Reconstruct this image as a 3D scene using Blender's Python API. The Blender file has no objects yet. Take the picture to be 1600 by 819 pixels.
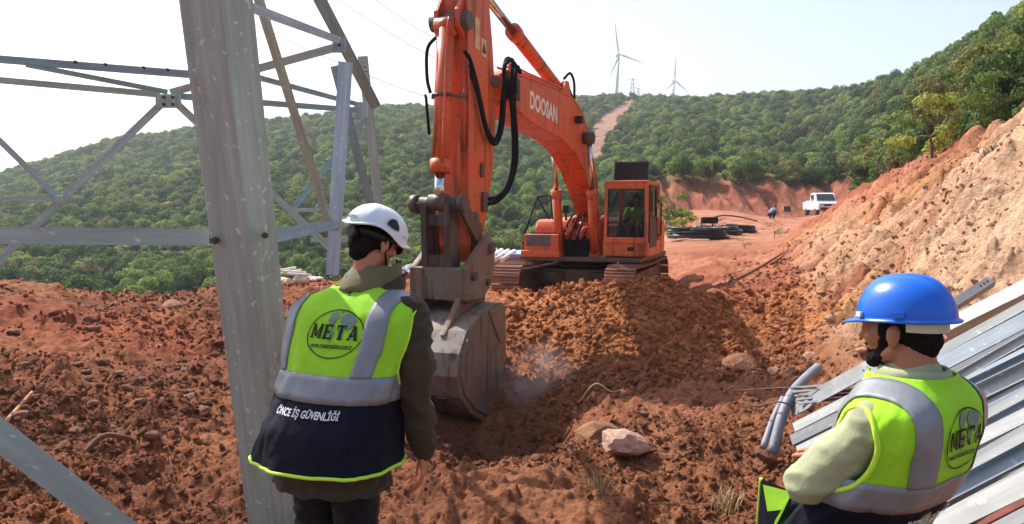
import bpy, bmesh, math, random
import numpy as np
from mathutils import Vector, Matrix, Euler
from mathutils.bvhtree import BVHTree

random.seed(7)
RNG = np.random.default_rng(11)
R = math.radians
sc = bpy.context.scene
COL = sc.collection

# ---------------------------------------------------------------- camera
F, CX, CY, HOR, CAMZ = 1200.0, 800.0, 409.5, 330.0, 1.75
PITCH = math.atan((CY - HOR) / F)
cam_d = bpy.data.cameras.new('camera'); cam_d.sensor_width = 36.0; cam_d.lens = 36.0 * F / 1600.0
cam_d.clip_start = 0.05; cam_d.clip_end = 6000.0
cam = bpy.data.objects.new('camera', cam_d); COL.objects.link(cam)
cam.location = (0, 0, CAMZ); cam.rotation_euler = (math.pi / 2 - PITCH, 0, 0)
sc.camera = cam

# ---------------------------------------------------------------- sky, sun, exposure
SUN_AZ, SUN_EL = R(-44), R(47)          # azimuth from +y towards +x
SUN_DIR = Vector((math.sin(SUN_AZ) * math.cos(SUN_EL), math.cos(SUN_AZ) * math.cos(SUN_EL), math.sin(SUN_EL)))
world = bpy.data.worlds.new('World'); sc.world = world; world.use_nodes = True
wn = world.node_tree.nodes; wn.clear()
sky_n = wn.new('ShaderNodeTexSky'); sky_n.sky_type = 'NISHITA'; sky_n.sun_disc = False
sky_n.sun_elevation = SUN_EL; sky_n.sun_rotation = SUN_AZ
sky_n.altitude = 300; sky_n.air_density = 1.0; sky_n.dust_density = 4.2; sky_n.ozone_density = 1.0
bg = wn.new('ShaderNodeBackground'); bg.inputs['Strength'].default_value = 0.13
wo = wn.new('ShaderNodeOutputWorld')
world.node_tree.links.new(sky_n.outputs[0], bg.inputs[0]); world.node_tree.links.new(bg.outputs[0], wo.inputs[0])
sun_d = bpy.data.lights.new('sun', 'SUN'); sun_d.energy = 4.4; sun_d.angle = R(0.55); sun_d.color = (1.0, 0.955, 0.88)
sun = bpy.data.objects.new('sun', sun_d); COL.objects.link(sun)
sun.rotation_euler = SUN_DIR.to_track_quat('Z', 'Y').to_euler(); sun.location = (-20, 20, 40)
vs = sc.view_settings
vs.view_transform = 'Standard'; vs.look = 'None'; vs.exposure = 0.84; vs.gamma = 1.0; vs.use_curve_mapping = False
sc.cycles.max_bounces = 6; sc.cycles.diffuse_bounces = 3; sc.cycles.glossy_bounces = 3
sc.cycles.transmission_bounces = 4; sc.cycles.transparent_max_bounces = 12; sc.cycles.volume_bounces = 1
sc.cycles.use_denoising = True
sc.cycles.caustics_reflective = False; sc.cycles.caustics_refractive = False

# ---------------------------------------------------------------- helpers
def P(px, py, d):
    """point seen at photo pixel (px, py) standing d metres in front of the viewer"""
    a, b = (px - CX) / F, (CY - py) / F
    y = b * math.sin(PITCH) + math.cos(PITCH); z = b * math.cos(PITCH) - math.sin(PITCH)
    k = d / y
    return Vector((a * k, d, CAMZ + z * k))

# --- numpy noise
def _h(ix, iy, iz, seed):
    n = (ix.astype(np.int64) * 374761393 + iy.astype(np.int64) * 668265263 + iz.astype(np.int64) * 2147483647 + seed * 974634777) & 0xffffffff
    n = ((n ^ (n >> 13)) * 1274126177) & 0xffffffff
    n = ((n ^ (n >> 16)) * 2246822519) & 0xffffffff
    return ((n ^ (n >> 15)) & 0xffffff) / float(0xffffff)
def noise2(x, y, seed=0):
    x = np.asarray(x, float); y = np.asarray(y, float)
    ix = np.floor(x); iy = np.floor(y); fx = x - ix; fy = y - iy
    fx = fx * fx * fx * (fx * (fx * 6 - 15) + 10); fy = fy * fy * fy * (fy * (fy * 6 - 15) + 10)
    z = np.zeros_like(ix)
    a = _h(ix, iy, z, seed); b = _h(ix + 1, iy, z, seed); c = _h(ix, iy + 1, z, seed); d = _h(ix + 1, iy + 1, z, seed)
    return (a + (b - a) * fx) * (1 - fy) + (c + (d - c) * fx) * fy
def noise3(x, y, z, seed=0):
    z = np.asarray(z, float); iz = np.floor(z); fz = z - iz; fz = fz * fz * (3 - 2 * fz)
    x = np.asarray(x, float); y = np.asarray(y, float)
    ix = np.floor(x); iy = np.floor(y); fx = x - ix; fy = y - iy
    fx = fx * fx * (3 - 2 * fx); fy = fy * fy * (3 - 2 * fy)
    def lay(k):
        a = _h(ix, iy, k, seed); b = _h(ix + 1, iy, k, seed); c = _h(ix, iy + 1, k, seed); d = _h(ix + 1, iy + 1, k, seed)
        return (a + (b - a) * fx) * (1 - fy) + (c + (d - c) * fx) * fy
    return lay(iz) * (1 - fz) + lay(iz + 1) * fz
def fbm2(x, y, octv=4, seed=0, gain=0.5):
    s = 0; a = 1.0; t = 0
    for o in range(octv):
        s = s + a * (noise2(x * 2 ** o + 17.3 * o, y * 2 ** o - 9.1 * o, seed + o) - 0.5); t += a; a *= gain
    return s / t * 2
def worley2(x, y, seed=0):
    x = np.asarray(x, float); y = np.asarray(y, float)
    ix = np.floor(x); iy = np.floor(y); best = np.full(x.shape, 9.0); hh = np.zeros(x.shape); z = np.zeros_like(ix)
    for dx in (-1, 0, 1):
        for dy in (-1, 0, 1):
            jx = ix + dx; jy = iy + dy
            cx = jx + _h(jx, jy, z, seed); cy = jy + _h(jx, jy, z, seed + 5)
            d = (x - cx) ** 2 + (y - cy) ** 2
            m = d < best; best = np.where(m, d, best); hh = np.where(m, _h(jx, jy, z, seed + 9), hh)
    return np.sqrt(best), hh
def sstep(a, b, x):
    t = np.clip((np.asarray(x, float) - a) / (b - a), 0, 1); return t * t * (3 - 2 * t)

# --- objects
def tag(o, label=None, cat=None, group=None, kind=None):
    if label: o['label'] = label
    if cat: o['category'] = cat
    if group: o['group'] = group
    if kind: o['kind'] = kind
    return o
def empty(name, loc=(0, 0, 0), rz=0.0):
    o = bpy.data.objects.new(name, None); COL.objects.link(o); o.location = loc; o.rotation_euler = (0, 0, rz); return o
def fast_mesh(name, verts, faces, smooth=False):
    """faces: (n, 3) or (n, 4) array"""
    verts = np.asarray(verts, np.float32); faces = np.asarray(faces, np.int32); k = faces.shape[1]
    me = bpy.data.meshes.new(name)
    me.vertices.add(len(verts)); me.vertices.foreach_set('co', verts.ravel())
    me.loops.add(faces.size); me.loops.foreach_set('vertex_index', faces.ravel())
    me.polygons.add(len(faces)); me.polygons.foreach_set('loop_start', np.arange(0, faces.size, k, dtype=np.int32))
    me.polygons.foreach_set('loop_total', np.full(len(faces), k, np.int32))
    if smooth: me.polygons.foreach_set('use_smooth', np.ones(len(faces), bool))
    me.update(calc_edges=True); me.validate()
    return me
def link_mesh(name, me, mat=None, parent=None):
    o = bpy.data.objects.new(name, me); COL.objects.link(o)
    if mat is not None and not me.materials: me.materials.append(mat)
    if parent is not None: o.parent = parent
    return o
def set_color(me, col, name='Col'):
    at = me.color_attributes.new(name, 'FLOAT_COLOR', 'POINT')
    c = np.ones((len(me.vertices), 4), np.float32); c[:, :3] = col
    at.data.foreach_set('color', c.ravel())

class MB:
    """collects shapes and links them as one mesh object"""
    def __init__(s): s.v = []; s.f = []; s.sm = []
    def add(s, vs_, fs, smooth=False, M=None):
        b = len(s.v)
        for p in vs_:
            p = Vector(p); s.v.append(M @ p if M is not None else p)
        for f in fs: s.f.append([b + i for i in f]); s.sm.append(smooth)
        return s
    def box(s, c, size, rot=None, bev=0.0):
        hx, hy, hz = size[0] / 2, size[1] / 2, size[2] / 2
        M = Matrix.Translation(Vector(c)) @ (Euler(rot).to_matrix().to_4x4() if rot is not None else Matrix())
        b = min(bev, hx * .9, hy * .9, hz * .9)
        if b <= 0:
            v = [(x, y, z) for x in (-hx, hx) for y in (-hy, hy) for z in (-hz, hz)]
            return s.add(v, [(0, 1, 3, 2), (4, 6, 7, 5), (0, 4, 5, 1), (2, 3, 7, 6), (0, 2, 6, 4), (1, 5, 7, 3)], M=M)
        bm = bmesh.new(); bmesh.ops.create_cube(bm, size=1.0)
        for q in bm.verts: q.co = Vector((q.co.x * size[0], q.co.y * size[1], q.co.z * size[2]))
        bmesh.ops.bevel(bm, geom=bm.edges[:], offset=b, segments=2, profile=0.6, affect='EDGES')
        s.bm(bm, M); bm.free(); return s
    def bm(s, bm, M=None, smooth=False):
        bm.verts.index_update()
        return s.add([q.co.copy() for q in bm.verts], [[q.index for q in f.verts] for f in bm.faces], smooth, M)
    def prism(s, pts, y0, y1, bev=0.0, M=None):
        """polygon in x,z extruded from y0 to y1"""
        bm = bmesh.new(); n = len(pts)
        a = [bm.verts.new((p[0], y0, p[1])) for p in pts]; b = [bm.verts.new((p[0], y1, p[1])) for p in pts]
        bm.faces.new(a); bm.faces.new(b[::-1])
        for i in range(n): bm.faces.new((a[i], b[i], b[(i + 1) % n], a[(i + 1) % n]))
        bmesh.ops.recalc_face_normals(bm, faces=bm.faces[:])
        if bev > 0: bmesh.ops.bevel(bm, geom=bm.edges[:], offset=bev, segments=2, profile=0.6, affect='EDGES', clamp_overlap=True)
        s.bm(bm, M); bm.free(); return s
    def tube(s, pts, r, seg=10, cap=True, smooth=True, M=None):
        pts = [Vector(p) for p in pts]; n = len(pts)
        rr = r if hasattr(r, '__len__') else [r] * n
        v = []; f = []; up = None
        for i, p in enumerate(pts):
            t = (pts[min(i + 1, n - 1)] - pts[max(i - 1, 0)]).normalized()
            if up is None:
                up = Vector((0, 0, 1)) if abs(t.z) < .9 else Vector((1, 0, 0))
            up = (up - t * up.dot(t)).normalized(); sd = t.cross(up)
            for k in range(seg):
                a = 2 * math.pi * k / seg; v.append(p + (up * math.cos(a) + sd * math.sin(a)) * rr[i])
        for i in range(n - 1):
            for k in range(seg):
                k2 = (k + 1) % seg; f.append((i * seg + k, i * seg + k2, (i + 1) * seg + k2, (i + 1) * seg + k))
        s.add(v, f, smooth, M)
        if cap:
            b = len(s.v) - len(v)
            s.f.append([b + k for k in range(seg)][::-1]); s.sm.append(False)
            s.f.append([b + (n - 1) * seg + k for k in range(seg)]); s.sm.append(False)
        return s
    def cyl(s, p0, p1, r0, r1=None, seg=16, M=None):
        return s.tube([p0, p1], [r0, r0 if r1 is None else r1], seg, M=M)
    def ell(s, c, r, M=None, seg=20, rings=12, T=None):
        v = []; f = []
        v.append((0, 0, r[2])); v.append((0, 0, -r[2]))
        for i in range(1, rings):
            t = math.pi * i / rings
            for k in range(seg):
                a = 2 * math.pi * k / seg; v.append((r[0] * math.sin(t) * math.cos(a), r[1] * math.sin(t) * math.sin(a), r[2] * math.cos(t)))
        for k in range(seg):
            k2 = (k + 1) % seg; f.append((0, 2 + k, 2 + k2)); f.append((1, 2 + (rings - 2) * seg + k2, 2 + (rings - 2) * seg + k))
            for i in range(rings - 2): f.append((2 + i * seg + k, 2 + (i + 1) * seg + k, 2 + (i + 1) * seg + k2, 2 + i * seg + k2))
        X = Matrix.Translation(Vector(c)) @ (T.to_4x4() if T is not None else Matrix())
        if M is not None: X = M @ X
        return s.add(v, f, True, X)
    def caps(s, pts, rr, M=None, seg=14):
        """chain of spheres joined by tapered tubes (for remeshing)"""
        for i, p in enumerate(pts): s.ell(p, (rr[i],) * 3, M, 14, 8)
        for i in range(len(pts) - 1): s.tube([pts[i], pts[i + 1]], [rr[i], rr[i + 1]], seg, M=M)
        return s
    def mesh(s, name):
        me = bpy.data.meshes.new(name); me.from_pydata([tuple(p) for p in s.v], [], s.f)
        me.polygons.foreach_set('use_smooth', np.array(s.sm, bool)); me.update(); return me
    def build(s, name, mat, parent=None):
        return link_mesh(name, s.mesh(name), mat, parent)

def spline(pts, n):
    """smooth curve through points"""
    pts = [Vector(p) for p in pts]; out = []
    q = [pts[0] * 2 - pts[1]] + pts + [pts[-1] * 2 - pts[-2]]
    for i in range(1, len(q) - 2):
        for k in range(n):
            t = k / n; a, b, c, d = q[i - 1], q[i], q[i + 1], q[i + 2]
            out.append(.5 * ((2 * b) + (c - a) * t + (2 * a - 5 * b + 4 * c - d) * t * t + (3 * b - a - 3 * c + d) * t ** 3))
    out.append(pts[-1]); return out

def remeshed(name, mb, voxel, iters, mat, parent, disp=None):
    """fuse overlapping shapes into one continuous skin"""
    tmp = bpy.data.objects.new('tmp', mb.mesh('tmp')); COL.objects.link(tmp)
    m = tmp.modifiers.new('r', 'REMESH'); m.mode = 'VOXEL'; m.voxel_size = voxel; m.use_smooth_shade = True
    if iters:
        m2 = tmp.modifiers.new('s', 'SMOOTH'); m2.factor = 0.5; m2.iterations = iters
    dg = bpy.context.evaluated_depsgraph_get(); ev = tmp.evaluated_get(dg)
    me = bpy.data.meshes.new_from_object(ev); me.name = name
    bpy.data.objects.remove(tmp)
    if disp is not None:
        n = len(me.vertices); co = np.empty(n * 3, np.float32); me.vertices.foreach_get('co', co); co = co.reshape(-1, 3)
        no = np.empty(n * 3, np.float32); me.vertices.foreach_get('normal', no); no = no.reshape(-1, 3)
        co = co + no * disp(co)[:, None]
        me.vertices.foreach_set('co', co.astype(np.float32).ravel())
    me.polygons.foreach_set('use_smooth', np.ones(len(me.polygons), bool)); me.update()
    me.materials.clear()
    return link_mesh(name, me, mat, parent)

# ---------------------------------------------------------------- materials
def srgb(r, g, b):
    f = lambda c: (c / 255 / 12.92) if c / 255 <= .04045 else ((c / 255 + .055) / 1.055) ** 2.4
    return (f(r), f(g), f(b))
class NT:
    def __init__(s, name):
        s.m = bpy.data.materials.new(name); s.m.use_nodes = True; s.t = s.m.node_tree; s.t.nodes.clear()
        s.out = s.n('ShaderNodeOutputMaterial'); s.b = s.n('ShaderNodeBsdfPrincipled'); s.l(s.b.outputs[0], s.out.inputs[0])
    def n(s, t, **k):
        x = s.t.nodes.new(t)
        for a, v in k.items(): setattr(x, a, v)
        return x
    def l(s, a, b): s.t.links.new(a, b)
    def noise(s, scale, detail=4, rough=.55, coord='Object', dim=None):
        tc = s.n('ShaderNodeTexCoord'); x = s.n('ShaderNodeTexNoise'); x.inputs['Scale'].default_value = scale
        x.inputs['Detail'].default_value = detail; x.inputs['Roughness'].default_value = rough
        s.l(tc.outputs[coord], x.inputs['Vector']); return x.outputs[0]
    def ramp(s, fac, stops):
        r = s.n('ShaderNodeValToRGB'); e = r.color_ramp.elements
        while len(e) < len(stops): e.new(.5)
        for i, (p, c) in enumerate(stops): e[i].position = p; e[i].color = (*c, 1) if len(c) == 3 else c
        s.l(fac, r.inputs[0]); return r.outputs[0]
    def mix(s, fac, a, b, mode='MIX'):
        x = s.n('ShaderNodeMix', data_type='RGBA', blend_type=mode); 
        if isinstance(fac, (int, float)): x.inputs[0].default_value = fac
        else: s.l(fac, x.inputs[0])
        for k, c in ((6, a), (7, b)):
            if isinstance(c, tuple): x.inputs[k].default_value = (*c, 1)
            else: s.l(c, x.inputs[k])
        return x.outputs[2]
    def bump(s, h, strength=.3, dist=.01):
        x = s.n('ShaderNodeBump'); x.inputs['Strength'].default_value = strength; x.inputs['Distance'].default_value = dist
        s.l(h, x.inputs['Height']); s.l(x.outputs[0], s.b.inputs['Normal']); return x
    def base(s, c):
        if isinstance(c, tuple): s.b.inputs['Base Color'].default_value = (*c, 1)
        else: s.l(c, s.b.inputs['Base Color'])
    def set(s, rough=None, metal=None, spec=None, sheen=None):
        if rough is not None: s.b.inputs['Roughness'].default_value = rough
        if metal is not None: s.b.inputs['Metallic'].default_value = metal
        if spec is not None: s.b.inputs['Specular IOR Level'].default_value = spec
        if sheen is not None: s.b.inputs['Sheen Weight'].default_value = sheen
def simple(name, col, rough=.6, metal=0, var=.25, scale=8, spec=.4, bump=0, bscale=60, bdist=.004):
    t = NT(name)
    n = t.noise(scale, 5, .6)
    lo = tuple(c * (1 - var) for c in col); hi = tuple(min(1, c * (1 + var)) for c in col)
    t.base(t.ramp(n, [(.3, lo), (.7, hi)])); t.set(rough, metal, spec)
    if bump: t.bump(t.noise(bscale, 4), bump, bdist)
    return t.m
# ================================================================ SETTING: ground and hills
M = {}
def soil_material(name, bump_d, detail_scale, bstr=.9):
    t = NT(name)
    at = t.n('ShaderNodeVertexColor', layer_name='Col')
    n1 = t.noise(1.3, 6, .65); n2 = t.noise(detail_scale, 8, .7)
    c = t.mix(1.0, at.outputs[0], t.ramp(n1, [(.25, (.72, .70, .68)), (.5, (1, 1, 1)), (.78, (1.22, 1.2, 1.18))]), 'MULTIPLY')
    c = t.mix(1.0, c, t.ramp(n2, [(.28, (.55, .52, .5)), (.5, (1, 1, 1)), (.75, (1.4, 1.4, 1.4))]), 'MULTIPLY')
    t.base(c); t.set(.95, 0, .12)
    t.bump(t.noise(detail_scale * 1.6, 8, .7), bstr, bump_d)
    return t.m
M['soil'] = soil_material('soil', .05, 11.0, 1.0)
M['hillsoil'] = soil_material('hill_soil', .3, .8)

# control points: pixel column, distance, height relative to the eye
G = []
def row(d, *pz):
    for px, z in pz: G.append((px, d, z))
row(1.3, (-700, -1.75), (800, -1.75), (2300, -1.75))
row(2.6, (-400, -1.75), (400, -1.78), (800, -1.8), (1250, -2.05), (1400, -2.02), (1500, -1.85), (1650, -1.45), (2000, -.7))
row(4.3, (-400, -1.6), (0, -1.65), (300, -1.75), (640, -1.8), (900, -1.85), (1200, -1.92), (1350, -1.8), (1500, -1.55), (1650, -1.05), (2000, -.1))
row(5.5, (0, -1.66), (200, -1.7), (500, -1.8), (640, -1.95), (760, -1.95), (950, -2.0), (1200, -2.0), (1350, -1.7), (1500, -1.25), (1620, -.85), (1900, .2))
row(6.5, (350, -1.76), (560, -2.02), (640, -2.25), (740, -2.33), (830, -2.22), (950, -2.12))
row(7.5, (-300, -1.5), (0, -1.58), (200, -1.65), (350, -1.75), (500, -2.0), (620, -2.55), (680, -2.9), (780, -3.0), (860, -2.7), (950, -2.25), (1080, -2.1), (1200, -2.0), (1350, -1.5), (1480, -1.05), (1600, -.6), (1900, 1.0))
row(9, (0, -1.42), (300, -1.62), (480, -1.85), (600, -2.45), (740, -3.25), (850, -3.1), (905, -2.45), (1000, -2.15), (1150, -2.0), (1250, -1.75), (1400, -1.0), (1500, -.45), (1600, .15), (1850, 1.9))
row(11, (-400, -1.0), (0, -1.12), (80, -1.25), (150, -1.44), (300, -1.5), (480, -1.6), (600, -2.1), (740, -2.9), (830, -2.65), (900, -2.15), (1020, -1.72), (1150, -1.85), (1270, -1.5), (1400, -.7), (1500, .25), (1600, 1.1), (1800, 2.5))
row(13, (0, -1.28), (150, -1.4), (300, -1.45), (500, -1.42), (650, -1.52), (760, -1.58), (860, -1.38), (940, -1.26), (1000, -1.2), (1050, -1.25), (1130, -1.6), (1220, -1.62), (1300, -1.2), (1450, .1), (1530, .95), (1600, 1.55), (1700, 2.1), (1850, 2.6))
row(15.5, (0, -1.75), (300, -1.75), (450, -1.52), (600, -1.38), (720, -1.55), (790, -1.95), (900, -2.12), (1000, -2.1), (1060, -1.95), (1120, -1.62), (1200, -1.66), (1300, -1.05), (1450, .55), (1520, 1.35), (1600, 1.95), (1850, 3.2))
row(19, (0, -3.6), (300, -3.3), (500, -2.5), (640, -1.9), (780, -2.1), (900, -2.15), (1040, -2.1), (1090, -1.7), (1160, -1.55), (1250, -1.1), (1350, -.05), (1440, 1.15), (1520, 1.95), (1600, 2.6), (1850, 4.8))
row(25, (0, -7), (400, -6), (650, -3.3), (760, -1.95), (850, -1.8), (1000, -1.75), (1100, -1.38), (1200, -1.3), (1280, -.7), (1350, .42), (1410, 1.2), (1600, 3.9), (1850, 7))
row(35, (0, -12), (600, -9), (800, -4.5), (950, -2.1), (1050, -1.32), (1150, -1.12), (1230, -1.0), (1290, -.35), (1350, 1.1), (1420, 2.4), (1600, 6.5), (1850, 11))
row(50, (0, -14), (500, -14), (900, -6), (1000, -2.4), (1060, -.95), (1150, -.75), (1230, -.7), (1290, -.5), (1325, .9), (1400, 3.2), (1600, 11))
row(64, (0, -16), (800, -10), (1000, -1.5), (1060, 0), (1150, -.1), (1280, -.42), (1320, -.1), (1350, 1.6), (1420, 5), (1600, 14))
row(75, (1000, .1), (1050, .75), (1100, .7), (1200, .45), (1310, .5), (1370, 3))
row(78.5, (1000, 2.0), (1050, 2.6), (1100, 2.75), (1200, 2.55), (1300, 2.4), (1360, 4.2))
row(92, (800, -9), (1000, 3.4), (1100, 4.4), (1300, 4.6), (1600, 22))
G = np.array(G, float)
def uw(px, d): return (np.arctan((px - CX) / F)) * 6.0, np.log(d) * 2.6
gu, gw = uw(G[:, 0], G[:, 1])
def tps(r2): return np.where(r2 > 1e-12, r2 * np.log(np.maximum(r2, 1e-12)) * .5, 0.0)
_A = tps((gu[:, None] - gu) ** 2 + (gw[:, None] - gw) ** 2) + np.eye(len(G)) * 2e-3
_Pm = np.stack([np.ones(len(G)), gu, gw], 1)
_L = np.block([[_A, _Pm], [_Pm.T, np.zeros((3, 3))]])
_W = np.linalg.solve(_L, np.concatenate([G[:, 2], np.zeros(3)]))
def base_z(x, y):
    """smooth ground height, relative to the eye"""
    d = np.maximum(y, .9); px = CX + F * x / d
    px = np.clip(px, -900, 2500)
    u, w = uw(px, np.clip(d, 1.2, 95)); sh = u.shape; u = u.ravel(); w = w.ravel(); o = np.empty(u.shape)
    for i in range(0, len(u), 60000):
        a = u[i:i + 60000]; b = w[i:i + 60000]
        k = tps((a[:, None] - gu) ** 2 + (b[:, None] - gw) ** 2)
        o[i:i + 60000] = k @ _W[:len(G)] + _W[-3] + _W[-2] * a + _W[-1] * b
    return o.reshape(sh)
def slope_mask(x, y):
    """1 on the cut bank to the right of the track"""
    px = CX + F * x / np.maximum(y, .5)
    lim = np.interp(y, [0, 5, 7.5, 9, 11, 13, 16, 20, 28, 36, 50, 64], [1650, 1430, 1330, 1290, 1280, 1265, 1255, 1235, 1215, 1235, 1270, 1300])
    return sstep(-25, 45, px - lim)
def above_cut(x, y):
    px = CX + F * x / np.maximum(y, .5)
    lim = np.interp(y, [0, 8, 11, 13, 15.5, 20, 25, 35, 50, 64, 75], [2400, 1900, 1720, 1595, 1530, 1450, 1410, 1352, 1322, 1345, 1500])
    return sstep(-12, 14, px - lim)
def ground_detail(x, y):
    r = np.hypot(x, y)
    s = slope_mask(x, y) * (1 - above_cut(x, y))
    far = sstep(18, 40, r)
    z = fbm2(x * .55, y * .55, 4, 3) * .16 + fbm2(x * 1.9, y * 1.9, 4, 21) * .075
    w1, h1 = worley2(x * 2.6, y * 2.6, 4); z += np.clip(.52 - w1, 0, 1) * .24 * np.clip(h1 * 2 - .8, 0, 1) * (1 - .7 * far) * (1 - .5 * s)
    w2, h2 = worley2(x * 6.5 + 3, y * 6.5, 8); z += np.clip(.55 - w2, 0, 1) * .11 * np.clip(h2 * 1.6 - .5, 0, 1) * (1 - .4 * s)
    near = 1 - sstep(9, 16, r)
    w3, h3 = worley2(x * 15, y * 15 + 5, 15); z += np.clip(.6 - w3, 0, 1) * .055 * near * np.clip(h3 * 1.7 - .6, 0, 1)
    w4, h4 = worley2(x * 34, y * 34 + 5, 25); z += np.clip(.6 - w4, 0, 1) * .016 * (1 - sstep(6, 10, r))
    z += fbm2(x * 14, y * 14, 3, 40) * .022 * near
    z *= (1 - .55 * far)
    # broken, layered rock on the cut bank
    rd = np.abs(fbm2(x * .9 + y * .35, y * .5, 5, 60, .6)); z += s * (rd * -.75 + .18)
    wf, hf = worley2(x * 1.5 + y * .4, y * 1.1, 65); z += s * sstep(8, 12, y) * (hf - .5) * .38 * np.clip(1.1 - wf, 0, 1)
    st = x * .75 + y * .2 + fbm2(x * .4, y * .4, 3, 71) * 1.4
    z += s * (np.abs((st % 1.0) - .5) - .25) * .28 * (.4 + noise2(x * .6, y * .6, 77))
    rl = np.abs(fbm2(y * 1.5 + x * .5 + fbm2(x * .3, y * .3, 2, 137) * 2, x * .22, 4, 138)); z += s * (rl * -.5 + .12) * sstep(6, 9, y)
    # erosion gullies on the red bank at the back
    px = CX + F * x / np.maximum(y, .5)
    bank = sstep(71, 75, y) * (1 - sstep(80, 84, y)) * sstep(1000, 1040, px)
    z += bank * (np.abs(fbm2(x * .55, y * .1, 4, 90)) * -1.6 + .2)
    # smoother track under the pickup and the coils
    road = sstep(22, 30, y) * (1 - sstep(66, 72, y)) * (1 - slope_mask(x, y))
    pile = sstep(1235, 1300, px) * sstep(2.2, 2.6, y) * (1 - sstep(5.2, 6.4, y))
    return z * (1 - .6 * road) * (1 - .5 * pile) - .27 * pile
def gz(x, y):
    """world height of the finished ground at one point or many"""
    x = np.atleast_1d(np.asarray(x, float)); y = np.atleast_1d(np.asarray(y, float))
    return base_z(x, y) + ground_detail(x, y) + CAMZ
def gzs(x, y): return float(base_z(np.array([x]), np.array([y]))[0] + CAMZ)
def gz1(x, y): return float(gz(x, y)[0])

def ground_color(x, y):
    n = fbm2(x * .35, y * .35, 4, 101); n2 = fbm2(x * 1.3, y * 1.3, 4, 111); n3 = fbm2(x * .16, y * .5, 4, 121)
    px = CX + F * x / np.maximum(y, .5)
    C = lambda *c: np.array(srgb(*c))[None, :]
    def lerp(a, b, t): return a + (b - a) * t[:, None]
    dark = C(126, 79, 57); tan = C(168, 108, 70); brown = C(138, 90, 64); red = C(146, 74, 52)
    c = lerp(np.repeat(dark, len(x), 0), C(150, 96, 66), sstep(-.3, .5, n2))
    c = lerp(c, np.repeat(red, len(x), 0), sstep(.05, .5, n3) * .55 * (px < 700))
    mid = sstep(640, 820, px)
    c2 = lerp(np.repeat(brown, len(x), 0), np.repeat(tan, len(x), 0), sstep(8.0, 11.5, y + n * 1.5))
    c = lerp(c, c2, mid)
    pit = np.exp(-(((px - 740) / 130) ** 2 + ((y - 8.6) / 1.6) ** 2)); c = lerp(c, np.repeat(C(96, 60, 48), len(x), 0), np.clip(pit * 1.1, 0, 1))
    rd = sstep(12.5, 17, y + n * 2) * sstep(900, 1020, px); c = lerp(c, lerp(np.repeat(C(144, 86, 64), len(x), 0), np.repeat(C(166, 112, 84), len(x), 0), sstep(-.2, .4, n2)), rd)
    track = sstep(24, 32, y) * (1 - slope_mask(x, y)); c = lerp(c, lerp(np.repeat(C(172, 124, 100), len(x), 0), np.repeat(C(158, 100, 76), len(x), 0), sstep(-.3, .3, n2)), track)
    s = slope_mask(x, y)
    sc_ = lerp(np.repeat(C(168, 124, 98), len(x), 0), np.repeat(C(182, 143, 115), len(x), 0), sstep(-.25, .35, n2))
    och = sstep(-.05, .3, fbm2(x * .3 + 4, y * .25, 3, 131)); sc_ = lerp(sc_, np.repeat(C(178, 130, 74), len(x), 0), och * .5)
    rill = fbm2(y * 1.5 + x * .5 + fbm2(x * .3, y * .3, 2, 137) * 2, x * .22, 4, 138); sc_ = lerp(sc_, np.repeat(C(158, 94, 68), len(x), 0), sstep(.08, .4, rill) * .8); sc_ = lerp(sc_, np.repeat(C(206, 172, 140), len(x), 0), sstep(.15, .5, -rill) * .5)
    pale = sstep(1430, 1600, px + n * 120) * sstep(6, 9, y); sc_ = lerp(sc_, np.repeat(C(196, 166, 138), len(x), 0), pale * .7)
    rtop = sstep(-230, -40, px - np.interp(y, [8, 13, 20, 35, 60], [1860, 1640, 1470, 1340, 1310]) + n2 * 50) * sstep(11, 17, y)
    sc_ = lerp(sc_, lerp(np.repeat(C(160, 102, 80), len(x), 0), np.repeat(C(136, 74, 56), len(x), 0), sstep(-.2, .2, n2)), rtop * .85)
    sc_ = lerp(sc_, np.repeat(C(140, 78, 58), len(x), 0), sstep(24, 34, y) * .9)
    c = lerp(c, sc_, s)
    bank = sstep(68, 73, y) * sstep(1000, 1040, px); c = lerp(c, lerp(np.repeat(C(130, 76, 58), len(x), 0), np.repeat(C(160, 100, 78), len(x), 0), sstep(.1, .5, n2)), bank)
    up = above_cut(x, y) + sstep(79, 82, y); c = lerp(c, np.repeat(C(112, 94, 62), len(x), 0), np.clip(up, 0, 1) * .85)
    left = sstep(15, 19, y) * (1 - sstep(600, 760, px)); c = lerp(c, np.repeat(C(96, 92, 56), len(x), 0), left * .8)
    return np.clip(c, 0, 1)

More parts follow.
